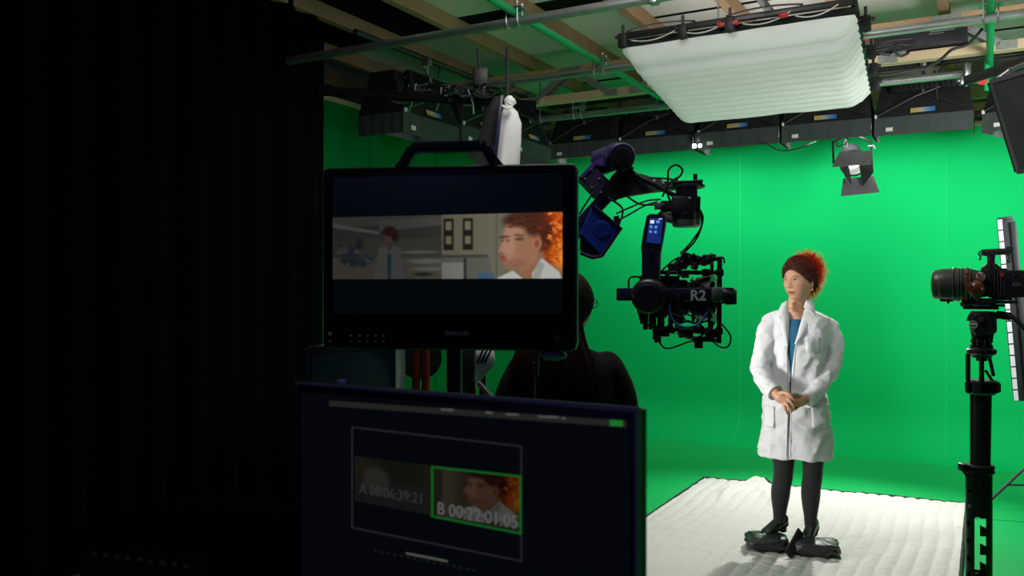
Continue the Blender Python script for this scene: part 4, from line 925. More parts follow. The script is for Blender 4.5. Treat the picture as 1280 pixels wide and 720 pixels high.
# ================================================================== CINE CAMERA ON COLUMN (right)
AC = math.atan((1226-640)/FPX)
kd = 3.35
def K(x, y, dd=0.): return P(x, y, kd)+Vector((0, dd, 0))
k_ = kd/FPX
g = empty('cinema_camera', K(1245, 372), 0, 'cinema camera with long zoom lens and wooden grip on the right column', 'camera')
part('zoom_lens', MB().lathe(K(1163, 355.5), K(1240, 355.5), [(0, .044), (.01, .052), (.05, .058), (.20, .063), (.38, .064), (.39, .067), (.46, .067), (.47, .064), (.56, .064), (.57, .067), (.62, .067), (.63, .062), (.72, .058), (.82, .052), (1, .045)], 48), mat('lens barrel', (.07, .068, .058), .34, var=.1, scale=40, spec=.5), g)
for x in (1190, 1197, 1201, 1207, 1212): part('lens_ring', MB().lathe(K(x, 355.5), K(x+1.5, 355.5), [(0, .0672), (.5, .069), (1, .0672)], 48), mat('highlight ring', (.20, .195, .17), .3, metal=.5), g)  # highlights on the rings put into a lighter base colour
mk = MB()
for i in range(14):
    a = i/14*1.6-.8; mk.box(K(1173, 355.5)+Vector((0, -.0635*cos(a), .0635*sin(a))), (.012, .001, .002), (-a, 0, 0))
part('scale_marks', mk, mat('lens print', (.35, .35, .3), .6), g, False)
part('lens_hood_gap', MB().lathe(K(1213, 352, 0), K(1219, 352, 0), [(0, .046), (1, .046)], 32), mat('green reflecting filter', (.02, .14, .04), .2), g)
part('lens_foot', MB().box(K(1182, 375.5), (.055, .03, .012), None, .003).ball(K(1184, 378), .007, 10), BLACKM, g)
part('lens_glass', MB().ball(K(1163.5, 355.5), (.008, .042, .042), 18), mat('dark glass', (.01, .01, .015), .05), g)
part('camera_body', MB().box(K(1247, 354, .0), (.075, .10, .115), None, .006).box(K(1264, 355), (.10, .11, .105), None, .006).box(K(1238, 352, -.03), (.04, .05, .10), None, .005).box(K(1283, 354), (.04, .08, .09), None, .006).rings([[K(1239, 336, 0)+Vector((cos(t)*r_, sin(t)*.04, z_)) for t in np.linspace(0, 2*pi, 25)[:-1]] for (r_, z_) in ((.045, -.012), (.04, .004), (.026, .014), (.02, .02))]), BLACKM, g)
rg = MB()
for (x, y) in ((1243, 348), (1247, 346), (1251, 345), (1255, 345)): rg.box(K(x, 354, -.055), (.004, .006, .09), None, .001)
part('body_ribs', rg, DARKM, g)
part('red_button', MB().cyl(K(1252, 344, -.055), K(1252, 344, -.07), .009, seg=14), REDM, g)
part('body_screws', MB().cyl(K(1266, 344, -.055), K(1266, 344, -.06), .004, seg=8).cyl(K(1276, 345, -.055), K(1276, 345, -.06), .004, seg=8).cyl(K(1250, 369, -.055), K(1250, 369, -.06), .004, seg=8), STEELD, g)
text('brand_mark', 'RED', .019, mat('grey lettering', (.13, .13, .13), .5), g, K(1270, 356, -.057), (1, 0, 0), Z, .0008, bold=.0006)
part('patterned_knob', MB().lathe(K(1226, 346, -.05), K(1226, 346, -.085), [(0, .018), (.8, .018), (1, .014)], 20), mat('red chequer', (.5, .45, .42), .5), g)
mb = MB()
for (a, b) in ((0, 0), (.009, .009), (-.009, .009), (.009, -.009), (-.009, -.009)): mb.box(K(1226, 346, -.087)+Vector((a, 0, b)), (.007, .003, .007))
part('red_marks', mb, REDM, g, False)
WG = mat('polished walnut', (.17, .035, .012), .3, var=.75, scale=14, stretch=(1, 1, 3), spec=.6)
part('wooden_grip', MB().ball(K(1221, 361, -.09), (.034, .03, .033), 24).tube([K(1221, 362, -.09), K(1222, 371, -.09), K(1224, 375, -.09)], [.026, .018, .006], 14).ball(K(1210, 342, -.085), .009, 12).tube([K(1210, 343, -.085), K(1208, 352, -.09), K(1212, 362, -.09), K(1222, 366, -.09)], [.006, .010, .013, .02], 14), WG, g)
part('grip_screw', MB().cyl(K(1213, 357, -.1), K(1213, 357, -.118), .008, seg=14), STEELD, g)
th = MB(); th.bar(K(1226, 315.5), K(1266, 314.5), .025, .028, up=(0, 1, 0), bev=.003).bar(K(1237, 317), K(1237, 338), .012, .02, bev=.002).bar(K(1241, 317), K(1240, 338), .008, .02)
th.tube([K(1228, 318, -.012), K(1236, 320, -.012), K(1237, 326, -.012)], .004, 8).cyl(K(1229, 315.5, -.014), K(1229, 315.5, -.019), .007, seg=14).tube([K(1258, 318, -.02), K(1263, 324, -.02), K(1260, 330, -.02), K(1265, 326, -.02)], .003, 6)
th.box(K(1238, 338), (.05, .05, .012), None, .003).tube([K(1225, 314), K(1223, 317), K(1226, 321), K(1224, 325)], .004, 8).box(K(1262, 312), (.03, .03, .022), None, .003).cyl(K(1262, 318, -.02), K(1259, 328, -.02), .004, seg=8)
part('top_handle', th, DARKM, g)
part('handle_holes', MB().cyl(K(1236, 315, -.014), K(1236, 315, -.0155), .003, seg=10).cyl(K(1242, 315, -.014), K(1242, 315, -.0155), .003, seg=10).cyl(K(1248, 315, -.014), K(1248, 315, -.0155), .003, seg=10).cyl(K(1254, 315, -.014), K(1254, 315, -.0155), .003, seg=10), BLACKC, g, False)
for y in (346, 358, 366): part('rear_rod', MB().cyl(K(1275, y, -.02), K(1320, y, -.02), .0075, seg=12), BLACKM, g)
part('base_plate', MB().box(K(1245, 377.5), (.17, .08, .012), None, .003).box(K(1228, 377, 0), (.10, .05, .012), None, .003).box(K(1252, 373), (.08, .07, .014), None, .003), DARKM, g)
part('rail_arm', MB().bar(K(1202, 377.5), K(1245, 377.5), .012, .03, bev=.002).tube([K(1203, 377), K(1200, 380), K(1203, 384)], .004, 8), BLACKM, g)
part('lens_support', MB().tube([K(1211, 368), K(1214, 374), K(1219, 377)], .006, 10), BLACKM, g)
turn(g, K(1240, 355), 1240)
# fluid head
h = empty('fluid_head', K(1227, 443), 0, 'black fluid tripod head with round white emblem under the cinema camera', 'tripod head')
part('slide_plate', MB().box(K(1230, 381.5), (.16, .08, .010), None, .002).box(K(1226, 385, 0), (.14, .07, .010), None, .002), BLACKM, h)
part('index_scale', MB().box(K(1227, 381.6, -.042), (.07, .002, .007)), STEELD, h, False)
for x in (1217, 1233): part('red_lever', MB().box(K(x, 390, -.035), (.022, .02, .01), None, .003), REDM, h)
part('head_body', MB().box(K(1227, 397), (.10, .10, .05), None, .014).lathe(K(1214, 403, 0), K(1246, 403, 0), [(0, .036), (.1, .044), (.9, .044), (1, .036)], 28).lathe(K(1228, 405, .06), K(1228, 405, -.06), [(0, .042), (.1, .05), (.9, .05), (1, .042)], 32).lathe(K(1228, 424), K(1228, 410), [(0, .042), (.5, .046), (1, .05)], 32), BLACKM, h)
part('emblem', MB().lathe(K(1216.5, 405.5, -.06), K(1216.5, 405.5, -.064), [(0, .0175), (1, .017)], 30), mat('emblem white', (.85, .82, .74), .5), h)
part('emblem_print', MB().box(K(1216.5, 406.5, -.0645), (.026, .001, .004)).box(K(1214, 402, -.0645), (.004, .001, .007)).box(K(1216.5, 401.5, -.0645), (.004, .001, .009)).box(K(1219, 402, -.0645), (.004, .001, .007)).box(K(1216.5, 409.5, -.0645), (.018, .001, .002)), mat('dark print', (.04, .04, .04), .5), h, False)
part('tension_knob', MB().cyl(K(1209, 397, -.03), K(1213, 398, -.03), .012).cyl(K(1226, 398, -.05), K(1226, 398, -.07), .012, seg=18), DARKM, h)
part('brake_ring', MB().lathe(K(1227, 434), K(1227, 424), [(0, .045), (.3, .047), (.35, .04), (.6, .04), (.65, .046), (1, .044)], 32), BLACKM, h)
lv = MB()
for (x, y) in ((1216, 425), (1222, 428), (1231, 427), (1237, 424)): lv.box(K(x, y, -.045), (.008, .012, .026), None, .002)
part('levers', lv, DARKM, h)
part('silver_line', MB().lathe(K(1227, 435.3), K(1227, 434.3), [(0, .047), (1, .047)], 32), STEELD, h)
part('mount_disc', MB().lathe(K(1227, 443), K(1227, 435.5), [(0, .052), (.2, .060), (.8, .060), (1, .052)], 36).lathe(K(1227, 451), K(1227, 443), [(0, .022), (.4, .024), (.5, .038), (1, .048)], 30), BLACKM, h)
part('pan_bar', MB().cyl(K(1246, 393, 0), K(1262, 395, -.02), .016).tube(spline([K(1255, 392, -.02), K(1265, 396, -.03), K(1280, 410, -.05), K(1310, 440, -.1)], 8), .010, 12), BLACKM, h)
turn(h, K(1227, 400), 1227)
# column
def K(x, y, dd=0.): return P(x, y, kd+dd)
def KC(x, y, r):
    c0 = K(1223.5, y); s_ = (x-1223.5)*kd*cos(AC)/FPX; f_ = math.sqrt(max(0, r*r-s_*s_)); return c0+Vector((cos(AC), -sin(AC), 0))*s_+Vector((-sin(AC), -cos(AC), 0))*f_
c_ = empty('camera_column', (K(1226, 500).x, kd, 0), 0, 'tall black column with saw-tooth slot carrying the cinema camera at right', 'column')
part('riser_cage', MB().bar(K(1210, 442, -.02), K(1210, 491, -.02), .015, .012).bar(K(1227, 445, -.055), K(1227, 488, -.055), .016, .012).bar(K(1242, 470, 0.04), K(1236, 443, .05), .016, .012).lathe(K(1227.5, 490), K(1227.5, 476), [(0, .058), (.05, .060), (.95, .060), (1, .056)], 36).bar(K(1232, 463, .0), K(1241, 477, -.03), .008, .008).box(K(1244, 484), (.02, .05, .035), None, .003), BLACKM, c_)
part('grey_cap', MB().lathe(K(1227.5, 475.8), K(1227.5, 474.8), [(0, .050), (1, .050)], 32), mat('grey cap', (.25, .26, .24), .5), c_)
part('steel_ring', MB().lathe(K(1226, 492.5), K(1226, 490.3), [(0, .050), (1, .052)], 36), STEELD, c_)
zt = K(1226, 492).z; zc = K(1224, 588).z; zb = 0.
cx = K(1226, 540).x; cx2 = K(1223.5, 650).x
part('inner_tube', MB().lathe((cx-.003, kd, zc-.05), (cx, kd, zt), [(0, .036), (1, .0385)], 40), mat('black anodised tube', (.02, .02, .02), .3, spec=.6), c_)
part('tube_screws', MB().cyl(KC(1217, 497, .036), KC(1217, 497, .041), .003, seg=8).cyl(KC(1234, 497, .036), KC(1234, 497, .041), .003, seg=8), STEELD, c_)
part('collar', MB().lathe((cx-.006, kd, K(1224, 591).z), (cx-.006, kd, K(1224, 580).z), [(0, .050), (.1, .054), (.42, .054), (.45, .050), (.55, .050), (.58, .054), (.9, .054), (1, .05)], 36).box(K(1203, 584), (.02, .04, .03), None, .004).bar(K(1204, 588, -.03), K(1212, 598, -.04), .006, .012), BLACKM, c_)
# perforated outer sleeve, cut from a cylinder grid
rS = .0475; ns = 72; z0, z1 = .12, K(1224, 591).z; nz = 230
def hole(ang, z):
    # ang 0 = facing camera; x offset to the right positive
    y = 360+(CZ-z)*FPX/kd; px = 1223.5+sin(ang)*rS*FPX/kd/cos(AC)
    if cos(ang) < 0: # back side: open strip so daylight-like green shows through
        return 630 < y < 716 and 1206 < px < 1241
    if not (643 < y < 716 or y > 724): return False
    if y > 724: yy = 643+((y-643) % 88)
    else: yy = y
    st = (yy-643) % 22.5; xl = 1219-(yy-643)*.02
    if 1217.5 < px < 1224.5: return yy < 712 if y < 724 else False
    if 1224.5 <= px < 1233: return 1 < st < 9+(px-1224)*.5 and yy < 716
    return False
vs = []; fs = []
for j in range(nz+1):
    for i in range(ns):
        a = 2*pi*i/ns; vs.append(Vector((cx2+sin(a-AC)*rS, kd-cos(a-AC)*rS, z0+(z1-z0)*j/nz)))
for j in range(nz):
    zc_ = z0+(z1-z0)*(j+.5)/nz
    for i in range(ns):
        if not hole(2*pi*(i+.5)/ns, zc_): fs.append((j*ns+i, j*ns+(i+1) % ns, (j+1)*ns+(i+1) % ns, (j+1)*ns+i))
sl = part('slotted_sleeve', MB().add(vs, fs), mat('black sleeve', (.016, .016, .016), .32, spec=.6), c_, 'all'); md = sl.modifiers.new('s', 'SOLIDIFY'); md.thickness = .005; md.offset = -1
hl = MB()
for y in (612, 0): 
    if y: hl.cyl(KC(1213, y, .044), KC(1213, y, .049), .008)
for y in (653, 675, 697, 716): hl.box(KC(1211, y, .0465), (.014, .006, .02), (0, 0, -AC-R(45)), .002)
part('holes', hl, BLACKC, c_)
part('steel_pin', MB().cyl(KC(1213, 632, .046), KC(1213, 632, .053), .008, .006, 14), STEELD, c_)
part('base', MB().lathe((cx2, kd, 0), (cx2, kd, .14), [(0, .30), (.15, .30), (.25, .28), (.4, .07), (1, .06)], 40), BLACKM, c_)
for a in (0.4, 2.5, 4.6): part('wheel', MB().cyl((cx2+.27*cos(a)-.02, kd+.27*sin(a), .045), (cx2+.27*cos(a)+.02, kd+.27*sin(a), .045), .045, seg=20), BLACKP, c_)

# ================================================================== LED BAR ON STAND (right)
ld = 5.9
g = empty('led_bar_light', P(1262, 500, ld), 0, 'tall tilted LED bar light with white strip behind the cinema camera', 'studio light')
a = P(1256, 273, ld); b = P(1277, 500, ld)
ax = (b-a).normalized(); sd = ax.cross(Vector((0, 1, 0))).normalized()
if sd.x < 0: sd = -sd
part('housing', MB().bar(a, b, .115, .06, up=(0, 1, 0), bev=.006), mat('bar housing', (.008, .012, .014), .5), g)
part('side_fin', MB().bar(a+sd*.055+ax*.03, b+sd*.055, .04, .11, up=(0, 1, 0), bev=.004), BLACKP, g)
fr_ = Vector((0, -.032, 0))
LS = mat('led strip', (.55, .55, .6), .5, emis=(.95, .97, 1), estr=.10)
for i in range(16):
    p0 = a.lerp(b, (i+.06)/16)-sd*.036+fr_; p1 = a.lerp(b, (i+.94)/16)-sd*.036+fr_
    part('led_segment', MB().bar(p0, p1, .032, .006, up=(0, 1, 0)), LS, g, False)
part('end_cap', MB().bar(a-ax*.01, a+ax*.015, .11, .06, up=(0, 1, 0), bev=.004), BLACKP, g)
part('mount_bracket', MB().box(P(1276, 380, ld+.04), (.06, .06, .08), None, .01).cyl(P(1276, 380, ld+.05), P(1310, 378, ld+.05), .012), BLACKM, g)
turn(g, P(1265, 390, ld), 1265)
s_ = empty('light_stand', (P(1318, 400, ld+.05).x, ld+.05, 0), 0, 'black light stand with spread legs at the right edge holding the LED bar', 'stand')
bx, by = P(1318, 400, ld+.05).x, ld+.05
part('pole', MB().cyl((bx, by, .25), (bx, by, 1.55), .014).cyl((bx, by, .9), (bx, by, .96), .022), BLACKM, s_)
for a_ in (R(181), R(61), R(301)):
    dr = Vector((cos(a_), sin(a_), 0)); top = Vector((bx, by, .54)); ft = Vector((bx, by, .02))+dr*.56
    part('leg', MB().tube([top, ft], .010, 8).ball(ft, .018, 8), BLACKM, s_)
    part('leg_brace', MB().tube([Vector((bx, by, .225)), top.lerp(ft, .6)], .007, 8), BLACKM, s_)

# ================================================================== PEOPLE
def gq(x, s): return math.exp(-(x/s)**2)
def head_mb(T, nu=72, nv=64, sc=1.0, face=True, ears=True):
    """head facing local -y, centre of the skull at the origin"""
    def f(a, b):
        th = 2*pi*a; ph = -pi/2+pi*b
        n = Vector((cos(ph)*cos(th), cos(ph)*sin(th), sin(ph)))
        x, y, z = n.x*.073, n.y*.094, n.z*.114
        if z < -.01:
            t = min(1, (-z-.01)/.104); x *= 1-.27*t**1.8; 
            if y > 0: y *= 1-.45*t
        if y < 0: x *= 1-.05*(1-abs(n.z))
        if y > 0 and z > 0: y *= 1.05
        if y < -.02 and face:
            fr = min(1, (-y-.02)/.04)
            d = 0
            # nose
            if -.034 < z < .026:
                t = (.026-z)/.052; d += (.004+.019*min(1, t)**1.3)*gq(x, .0085+.0045*t)*(1 if z > -.024 else max(0, (z+.034)/.010))
            d += .005*gq(abs(x)-.012, .006)*gq(z+.024, .007)
            d -= .0085*gq(abs(x)-.030, .014)*gq(z-.010, .011)
            d += .0045*gq(abs(x)-.030, .0095)*gq(z-.010, .007)
            d += .0035*gq(z-.028, .009)*gq(abs(x)-.028, .022)
            d += .0045*gq(abs(x)-.044, .018)*gq(z+.018, .017)
            d += .0065*gq(x, .019)*gq(z+.051, .0055)+.0065*gq(x, .017)*gq(z+.064, .0055)-.005*gq(x, .016)*gq(z+.0575, .0028)
            d -= .003*gq(z+.074, .006)*gq(x, .02)
            d += .008*gq(x, .018)*gq(z+.092, .014)
            y -= d*fr
        return T @ Vector((x*sc, y*sc, z*sc))
    m = MB().grid(f, nu, nv)
    # ears
    for s in ((-1, 1) if ears else ()):
        m.ball(T @ Vector((s*.072*sc, .008*sc, -.004*sc)), (.009, .017, .031), 14, M=T.to_3x3() @ Matrix.Rotation(s*.35, 3, 'Z'))
    return m
def skin_paint(T, base=(.58, .31, .20), lips=(.44, .13, .11), brow=(.13, .05, .035), sc=1.):
    Ti = T.inverted(); A = np.array(Ti.to_3x3()); t0 = np.array(Ti.translation)
    def fn(co):
        q = (co @ A.T + t0)/sc; x, y, z = q[:, 0], q[:, 1], q[:, 2]; c = np.tile(np.array(base), (len(co), 1))
        def mixin(k, col):
            nonlocal c; k = np.clip(k, 0, 1)[:, None]; c = c*(1-k)+np.array(col)*k
        near = (np.abs(x) < .12) & (np.abs(z) < .16) & (y < -.02) & (y > -.16); nf = near.astype(float)
        ax_ = np.abs(x)
        mixin(.45*nf*np.exp(-((ax_-.043)/.016)**2-((z+.025)/.018)**2), (.66, .26, .2))
        mixin(nf*np.clip((1.15-((x/.0215)**2+((z+.0575)/.0100)**2))/.3, 0, 1), lips)
        mixin(nf*np.clip((1.15-((x/.012)**2+((z+.0575)/.0030)**2))/.4, 0, 1), (.08, .02, .02))
        mixin(.55*nf*np.exp(-((ax_-.030)/.016)**2-((z-.013)/.010)**2), (.30, .14, .10))
        mixin(nf*.7*np.exp(-((ax_-.0065)/.003)**2-((z+.032)/.0028)**2), (.2, .08, .06))
        return c
    return fn
def limb(pts, rad, n=5, seg=14):
    """tapered tube through joints"""
    P_ = spline(pts, n); k = len(rad)-1; rr = []
    for i in range(len(P_)):
        t = i/(len(P_)-1)*k; j = min(int(t), k-1); u = t-j; u = u*u*(3-2*u); rr.append(rad[j]*(1-u)+rad[j+1]*u)
    m = MB().tube(P_, rr, seg); m.ball(P_[0], rr[0]*.98, 12); m.ball(P_[-1], rr[-1]*.98, 12); return m
def ring(c, rx, ry, yaw, n=40, e=2.0, fn=None):
    c = Vector(c); out = []
    for i in range(n):
        a = 2*pi*i/n; ca, sa = cos(a), sin(a); x = math.copysign(abs(ca)**(2/e), ca)*rx; y = math.copysign(abs(sa)**(2/e), sa)*ry
        k = 1 if fn is None else fn(a); out.append(c+Matrix.Rotation(yaw, 3, 'Z') @ Vector((x*k, y*k, 0)))
    return out
def interp(tab, z):
    """smooth table lookup: rows (z, ...) sorted by falling z"""
    if z >= tab[0][0]: return tab[0][1:]
    for i in range(len(tab)-1):
        if z >= tab[i+1][0]:
            t = (tab[i][0]-z)/(tab[i][0]-tab[i+1][0]); 
            return tuple(a*(1-t)+b*t for a, b in zip(tab[i][1:], tab[i+1][1:]))
    return tab[-1][1:]

# ---------------------------------------------------------------- woman in the lab coat
WD = 5.2
def Q(x, y, dy=0.): return P(x, y, WD+dy)
wc = Vector((P(995, 0, WD).x, WD, 0)); YAW = R(-28)
w = empty('person', wc+Z*.09, 0, 'woman with curly red hair in white lab coat standing with clasped hands on the blanket', 'person')
TH_ = Matrix.Translation(Vector((P(997.5, 350, WD).x, WD-.02, 1.641))) @ Matrix.Rotation(R(-50), 4, 'Z') @ Matrix.Rotation(R(2), 4, 'X') @ Matrix.Scale(1.12, 4)
bd = head_mb(TH_)
bd.join(limb([Vector((wc.x+.015, WD+.012, 1.62)), Vector((wc.x+.01, WD+.01, 1.53)), Vector((wc.x+.002, WD+.01, 1.43))], [.050, .050, .062], 4, 20))
tor = []
for (z, rx, ry, e) in ((1.475, .07, .06, 2), (1.455, .09, .060, 2.2), (1.43, .125, .07, 2.4), (1.39, .150, .082, 2.4), (1.30, .148, .100, 2.3), (1.18, .14, .10, 2.2), (1.08, .128, .095, 2.2), (.98, .148, .108, 2.2), (.88, .165, .115, 2.2), (.80, .16, .11, 2.2), (.74, .14, .10, 2)):
    tor.append(ring((wc.x, WD+.01, z), rx, ry, YAW, 32, e))
bd.rings(tor)
legs = {}
for s, hip, knee, ank, toe in ((-1, (979, 0), (979, 592, .0), (974, 648, .03), 0), (1, (1016, 0), (1016, 590, -.03), (1013, 653, -.03), 0)):
    hp_ = Vector((P(hip[0], 0, WD).x, WD+.01, .82)); kn = Q(*knee); an = Q(*ank); cf = kn.lerp(an, .42)+Vector((0, .018, 0))
    legs[s] = (hp_, hp_.lerp(kn, .5)+Vector((0, -.01, 0)), kn, cf, an+Vector((0, 0, -.02))); bd.join(limb(list(legs[s]), [.078, .062, .048, .048, .028], 6, 18))
# arms
AR = {-1: [Q(966, 406, .02), Q(953, 432, .0), Q(950, 464, -.03), Q(960, 480, -.13), Q(971, 493, -.215)],
      1: [Q(1028, 407, .02), Q(1040, 430, .01), Q(1039, 460, -.01), Q(1022, 482, -.10), Q(1004, 501, -.19)]}
for s in (-1, 1): bd.join(limb(AR[s], [.036, .038, .036, .031, .027], 6, 14))
# hands: palm ellipsoids and jointed fingers
def finger(pts, r0, r1):
    return limb([Q(*p) for p in pts], [r0, (r0+r1)/2, r1], 4, 10)
bd.join(limb([Q(971, 493, -.215), Q(975, 497, -.23), Q(982, 500, -.245)], [.027, .032, .030], 4, 14))
for pts in ([(983, 494, -.255), (989, 496, -.275), (994, 501, -.275), (995, 505, -.262)], [(983, 498, -.262), (988, 502, -.282), (992, 507, -.28), (992, 511, -.268)], [(981, 502, -.262), (985, 507, -.28), (988, 511, -.276), (989, 515, -.268)], [(979, 505, -.258), (981, 510, -.27), (983, 514, -.268), (984, 517, -.262)]):
    bd.join(finger(pts, .0100, .0078))
bd.join(finger([(974, 492, -.235), (980, 491, -.262), (986, 493, -.285), (990, 496, -.29)], .0125, .009))
bd.join(limb([Q(1004, 501, -.19), Q(1000, 502, -.22), Q(994, 502, -.235)], [.027, .031, .028], 4, 14))
for pts in ([(996, 497, -.245), (990, 495, -.25), (985, 497, -.245)], [(995, 501, -.248), (988, 502, -.25), (982, 503, -.24)], [(996, 505, -.245), (990, 508, -.25), (984, 509, -.245)], [(998, 508, -.238), (993, 512, -.24), (988, 514, -.238)]):
    bd.join(finger(pts, .0095, .0075))
bd.join(finger([(1000, 496, -.225), (995, 493, -.255), (989, 493.5, -.275)], .0118, .009))
me = bake(bd, [('REMESH', dict(mode='VOXEL', voxel_size=.0028)), ('SMOOTH', dict(factor=.5, iterations=2))])
vcolor(me, skin_paint(TH_)); me.name = 'body'
SKIN = mat('skin', (.6, .36, .26), .45, vcol=True, spec=.35); SKIN.node_tree.nodes['Principled BSDF'].inputs['Subsurface Weight'].default_value = .12
SKIN.node_tree.nodes['Principled BSDF'].inputs['Subsurface Radius'].default_value = (.012, .005, .003)
link('body', me, SKIN, w)
from mathutils.bvhtree import BVHTree
def decal(name, me, T, cx, cz, rx, rz, fn, m_, parent, bend=0., off=.0006, nx=26, nz=14):
    """small elliptical patch laid on the head surface, centred at local (cx, cz)"""
    bv = BVHTree.FromPolygons([WM[parent.name] @ v.co for v in me.vertices if True], [tuple(p.vertices) for p in me.polygons])
    vs = []; cs = []
    for j in range(nz+1):
        for i in range(nx+1):
            r = j/nz; a = 2*pi*i/nx; u = cos(a)*r; v = sin(a)*r*(1-abs(cos(a))**3*.35); x = cx+rx*u; z = cz+rz*v+bend*(u*u)
            o0 = T @ Vector((x, -.2, z)); d0 = (T.to_3x3() @ Vector((0, 1, 0))).normalized(); h_ = bv.ray_cast(o0, d0)
            p = h_[0] if h_[0] is not None else T @ Vector((x, -.09, z)); vs.append(p-d0*off*(1+1.2*(1-r*r))); cs.append(tuple(fn(u, v))+(1,))
    mb = MB(); mb.add(vs, [(j*(nx+1)+i, j*(nx+1)+i+1, (j+1)*(nx+1)+i+1, (j+1)*(nx+1)+i) for j in range(nz) for i in range(nx)])
    q = bpy.data.meshes.new(name); q.from_pydata([tuple(v) for v in mb.v], [], mb.f)
    at = q.color_attributes.new('Col', 'FLOAT_COLOR', 'POINT'); at.data.foreach_set('color', np.array(cs, dtype=np.float32).ravel()); q.polygons.foreach_set('use_smooth', [True]*len(q.polygons))
    return link(name, q, m_, parent)
EYEM = mat('eye', (.6, .6, .6), .25, vcol=True, spec=.5); BROWM = mat('brow hair', (.10, .04, .03), .7, vcol=True)
def eyecol(shift):
    def f(u, v):
        if v > .62-.2*abs(u): return (.03, .015, .012)
        d = math.hypot((u-shift)*1.9, v*.95-.12)
        if d < .30: return (.006, .005, .004)
        if d < .66: return (.075, .06, .03)
        if u*u+v*v > .86: return (.20, .09, .07)
        return (.46, .41, .37)
    return f
bm_ = me
for s in (-1, 1):
    decal('eye', bm_, TH_, s*.030, .010, .0135, .0060, eyecol(-.22), EYEM, w)
    decal('eyebrow', bm_, TH_, s*.031, .0300, .0190, .0020, lambda u, v: (.15, .06, .04), BROWM, w, bend=-.0055)
# tights: two stockings joined by the seat
TG = mat('black tights', (.010, .011, .012), .75, var=.1, scale=50, spec=.3, sheen=.3)
tb = MB()
for s in (-1, 1): tb.join(limb(list(legs[s]), [.090, .073, .058, .057, .035], 6, 24))
part('tights', tb, TG, w, 'all')
# shoes
SH = mat('black shoe leather', (.025, .034, .03), .28, var=.3, scale=20, spec=.6)
def shoe(ankle, yaw, pitch, name='shoe'):
    M = Matrix.Translation(ankle) @ Matrix.Rotation(yaw, 4, 'Z') @ Matrix.Rotation(pitch, 4, 'X') @ Matrix.Scale(.9, 4)
    prof = [(.055, .028, .030, -.030), (.045, .034, .050, -.038), (.02, .036, .058, -.045), (-.02, .036, .052, -.055), (-.06, .038, .040, -.065), (-.10, .041, .030, -.075), (-.135, .036, .024, -.082), (-.155, .020, .014, -.088)]
    rings = []
    for (y, hw, hh, zc) in prof:
        rings.append([M @ Vector((hw*math.copysign(abs(cos(t))**.8, cos(t)), y, zc+hh*math.copysign(abs(sin(t))**.9, sin(t))*(1 if sin(t) > 0 else .55))) for t in np.linspace(0, 2*pi, 23)[:-1]])
    o = part(name, MB(None).rings(rings), SH, w, 'all')
    hl = MB(); hl.rings([[M @ Vector((hw*cos(t)*1.0, .022+hd_*sin(t), z)) for t in np.linspace(0, 2*pi, 17)[:-1]] for (z, hw, hd_) in ((-.05, .030, .032), (-.08, .027, .028), (-.112, .024, .024))])
    part('heel', hl, SH, o)
    so = MB()
    so.rings([[M @ Vector((hw*.98*cos(t), y, zc-hh*.5+.006*sin(t)-.004)) for t in np.linspace(0, 2*pi, 13)[:-1]] for (y, hw, hh, zc) in prof])
    part('sole', so, BLACKP, o)
    return o
shoe(legs[-1][4]+Vector((.0, .005, .033)), R(-66), R(8))
shoe(legs[1][4]+Vector((.004, .0, .028)), R(-42), R(16))
# skirt
SKT = mat('black skirt cloth', (.012, .013, .016), .85, var=.1)
part('skirt', MB().rings([ring((wc.x, WD+.01, z), rx, ry, YAW, 36, 2.2) for (z, rx, ry) in ((1.035, .147, .112), (.98, .156, .116), (.88, .170, .120), (.75, .172, .12), (.62, .165, .115), (.60, .160, .110))]), SKT, w, 'all')
# blouse
TEAL = mat('teal blouse', (.004, .10, .20), .7, var=.12, scale=14, bump=.2, bscale=18)
bt_ = MB()
def bring(z, rx, ry, e=2.3): return ring((wc.x-.004, WD+.008, z), rx, ry, YAW, 60, e, lambda a: 1+.012*sin(9*a+z*12))
bt_.rings([bring(z, rx, ry) for (z, rx, ry) in ((1.412, .105, .082), (1.40, .15, .092), (1.36, .166, .106), (1.30, .165, .122), (1.24, .158, .124), (1.16, .146, .112), (1.08, .136, .105), (1.03, .142, .108))], cap=False)
part('blouse', bt_, TEAL, w, 'all')
# ---- coat: solid shell remeshed with the sleeves, then opened by a wedge
COAT = mat('white coat cotton', (.70, .705, .73), .8, var=.03, scale=30, bump=.6, bscale=15, spec=.15, sheen=.2)
ctab = [(1.475, .070, .062), (1.466, .098, .074), (1.447, .150, .092), (1.420, .196, .106), (1.38, .206, .118), (1.30, .192, .132), (1.22, .176, .136), (1.12, .166, .130), (1.04, .166, .130), (.96, .178, .138), (.86, .192, .146), (.76, .202, .152), (.66, .210, .158), (.575, .216, .160)]
rows = []; zz = 1.475
while zz > .575:
    rows.append(zz); zz -= .012
rows.append(.575)
cm = MB(); rs = []
for z in rows:
    rx, ry = interp(ctab, z); low = max(0, min(1, (1.05-z)/.4)); mid = max(0, 1-abs(z-1.12)/.25)
    def fn(a, z=z, low=low, mid=mid):
        return 1+low*(.012*sin(5*a+1.2)+.008*sin(9*a+z*2)+.005*sin(14*a+.5))+mid*.022*noise.noise(Vector((cos(a)*3, sin(a)*3, z*9)))+.008*noise.noise(Vector((cos(a)*5, sin(a)*5, z*6+4)))
    dz = 0
    rs.append(ring((wc.x-.002, WD+.012, z), rx, ry, YAW, 96, 2.25, fn))
cm.rings(rs)
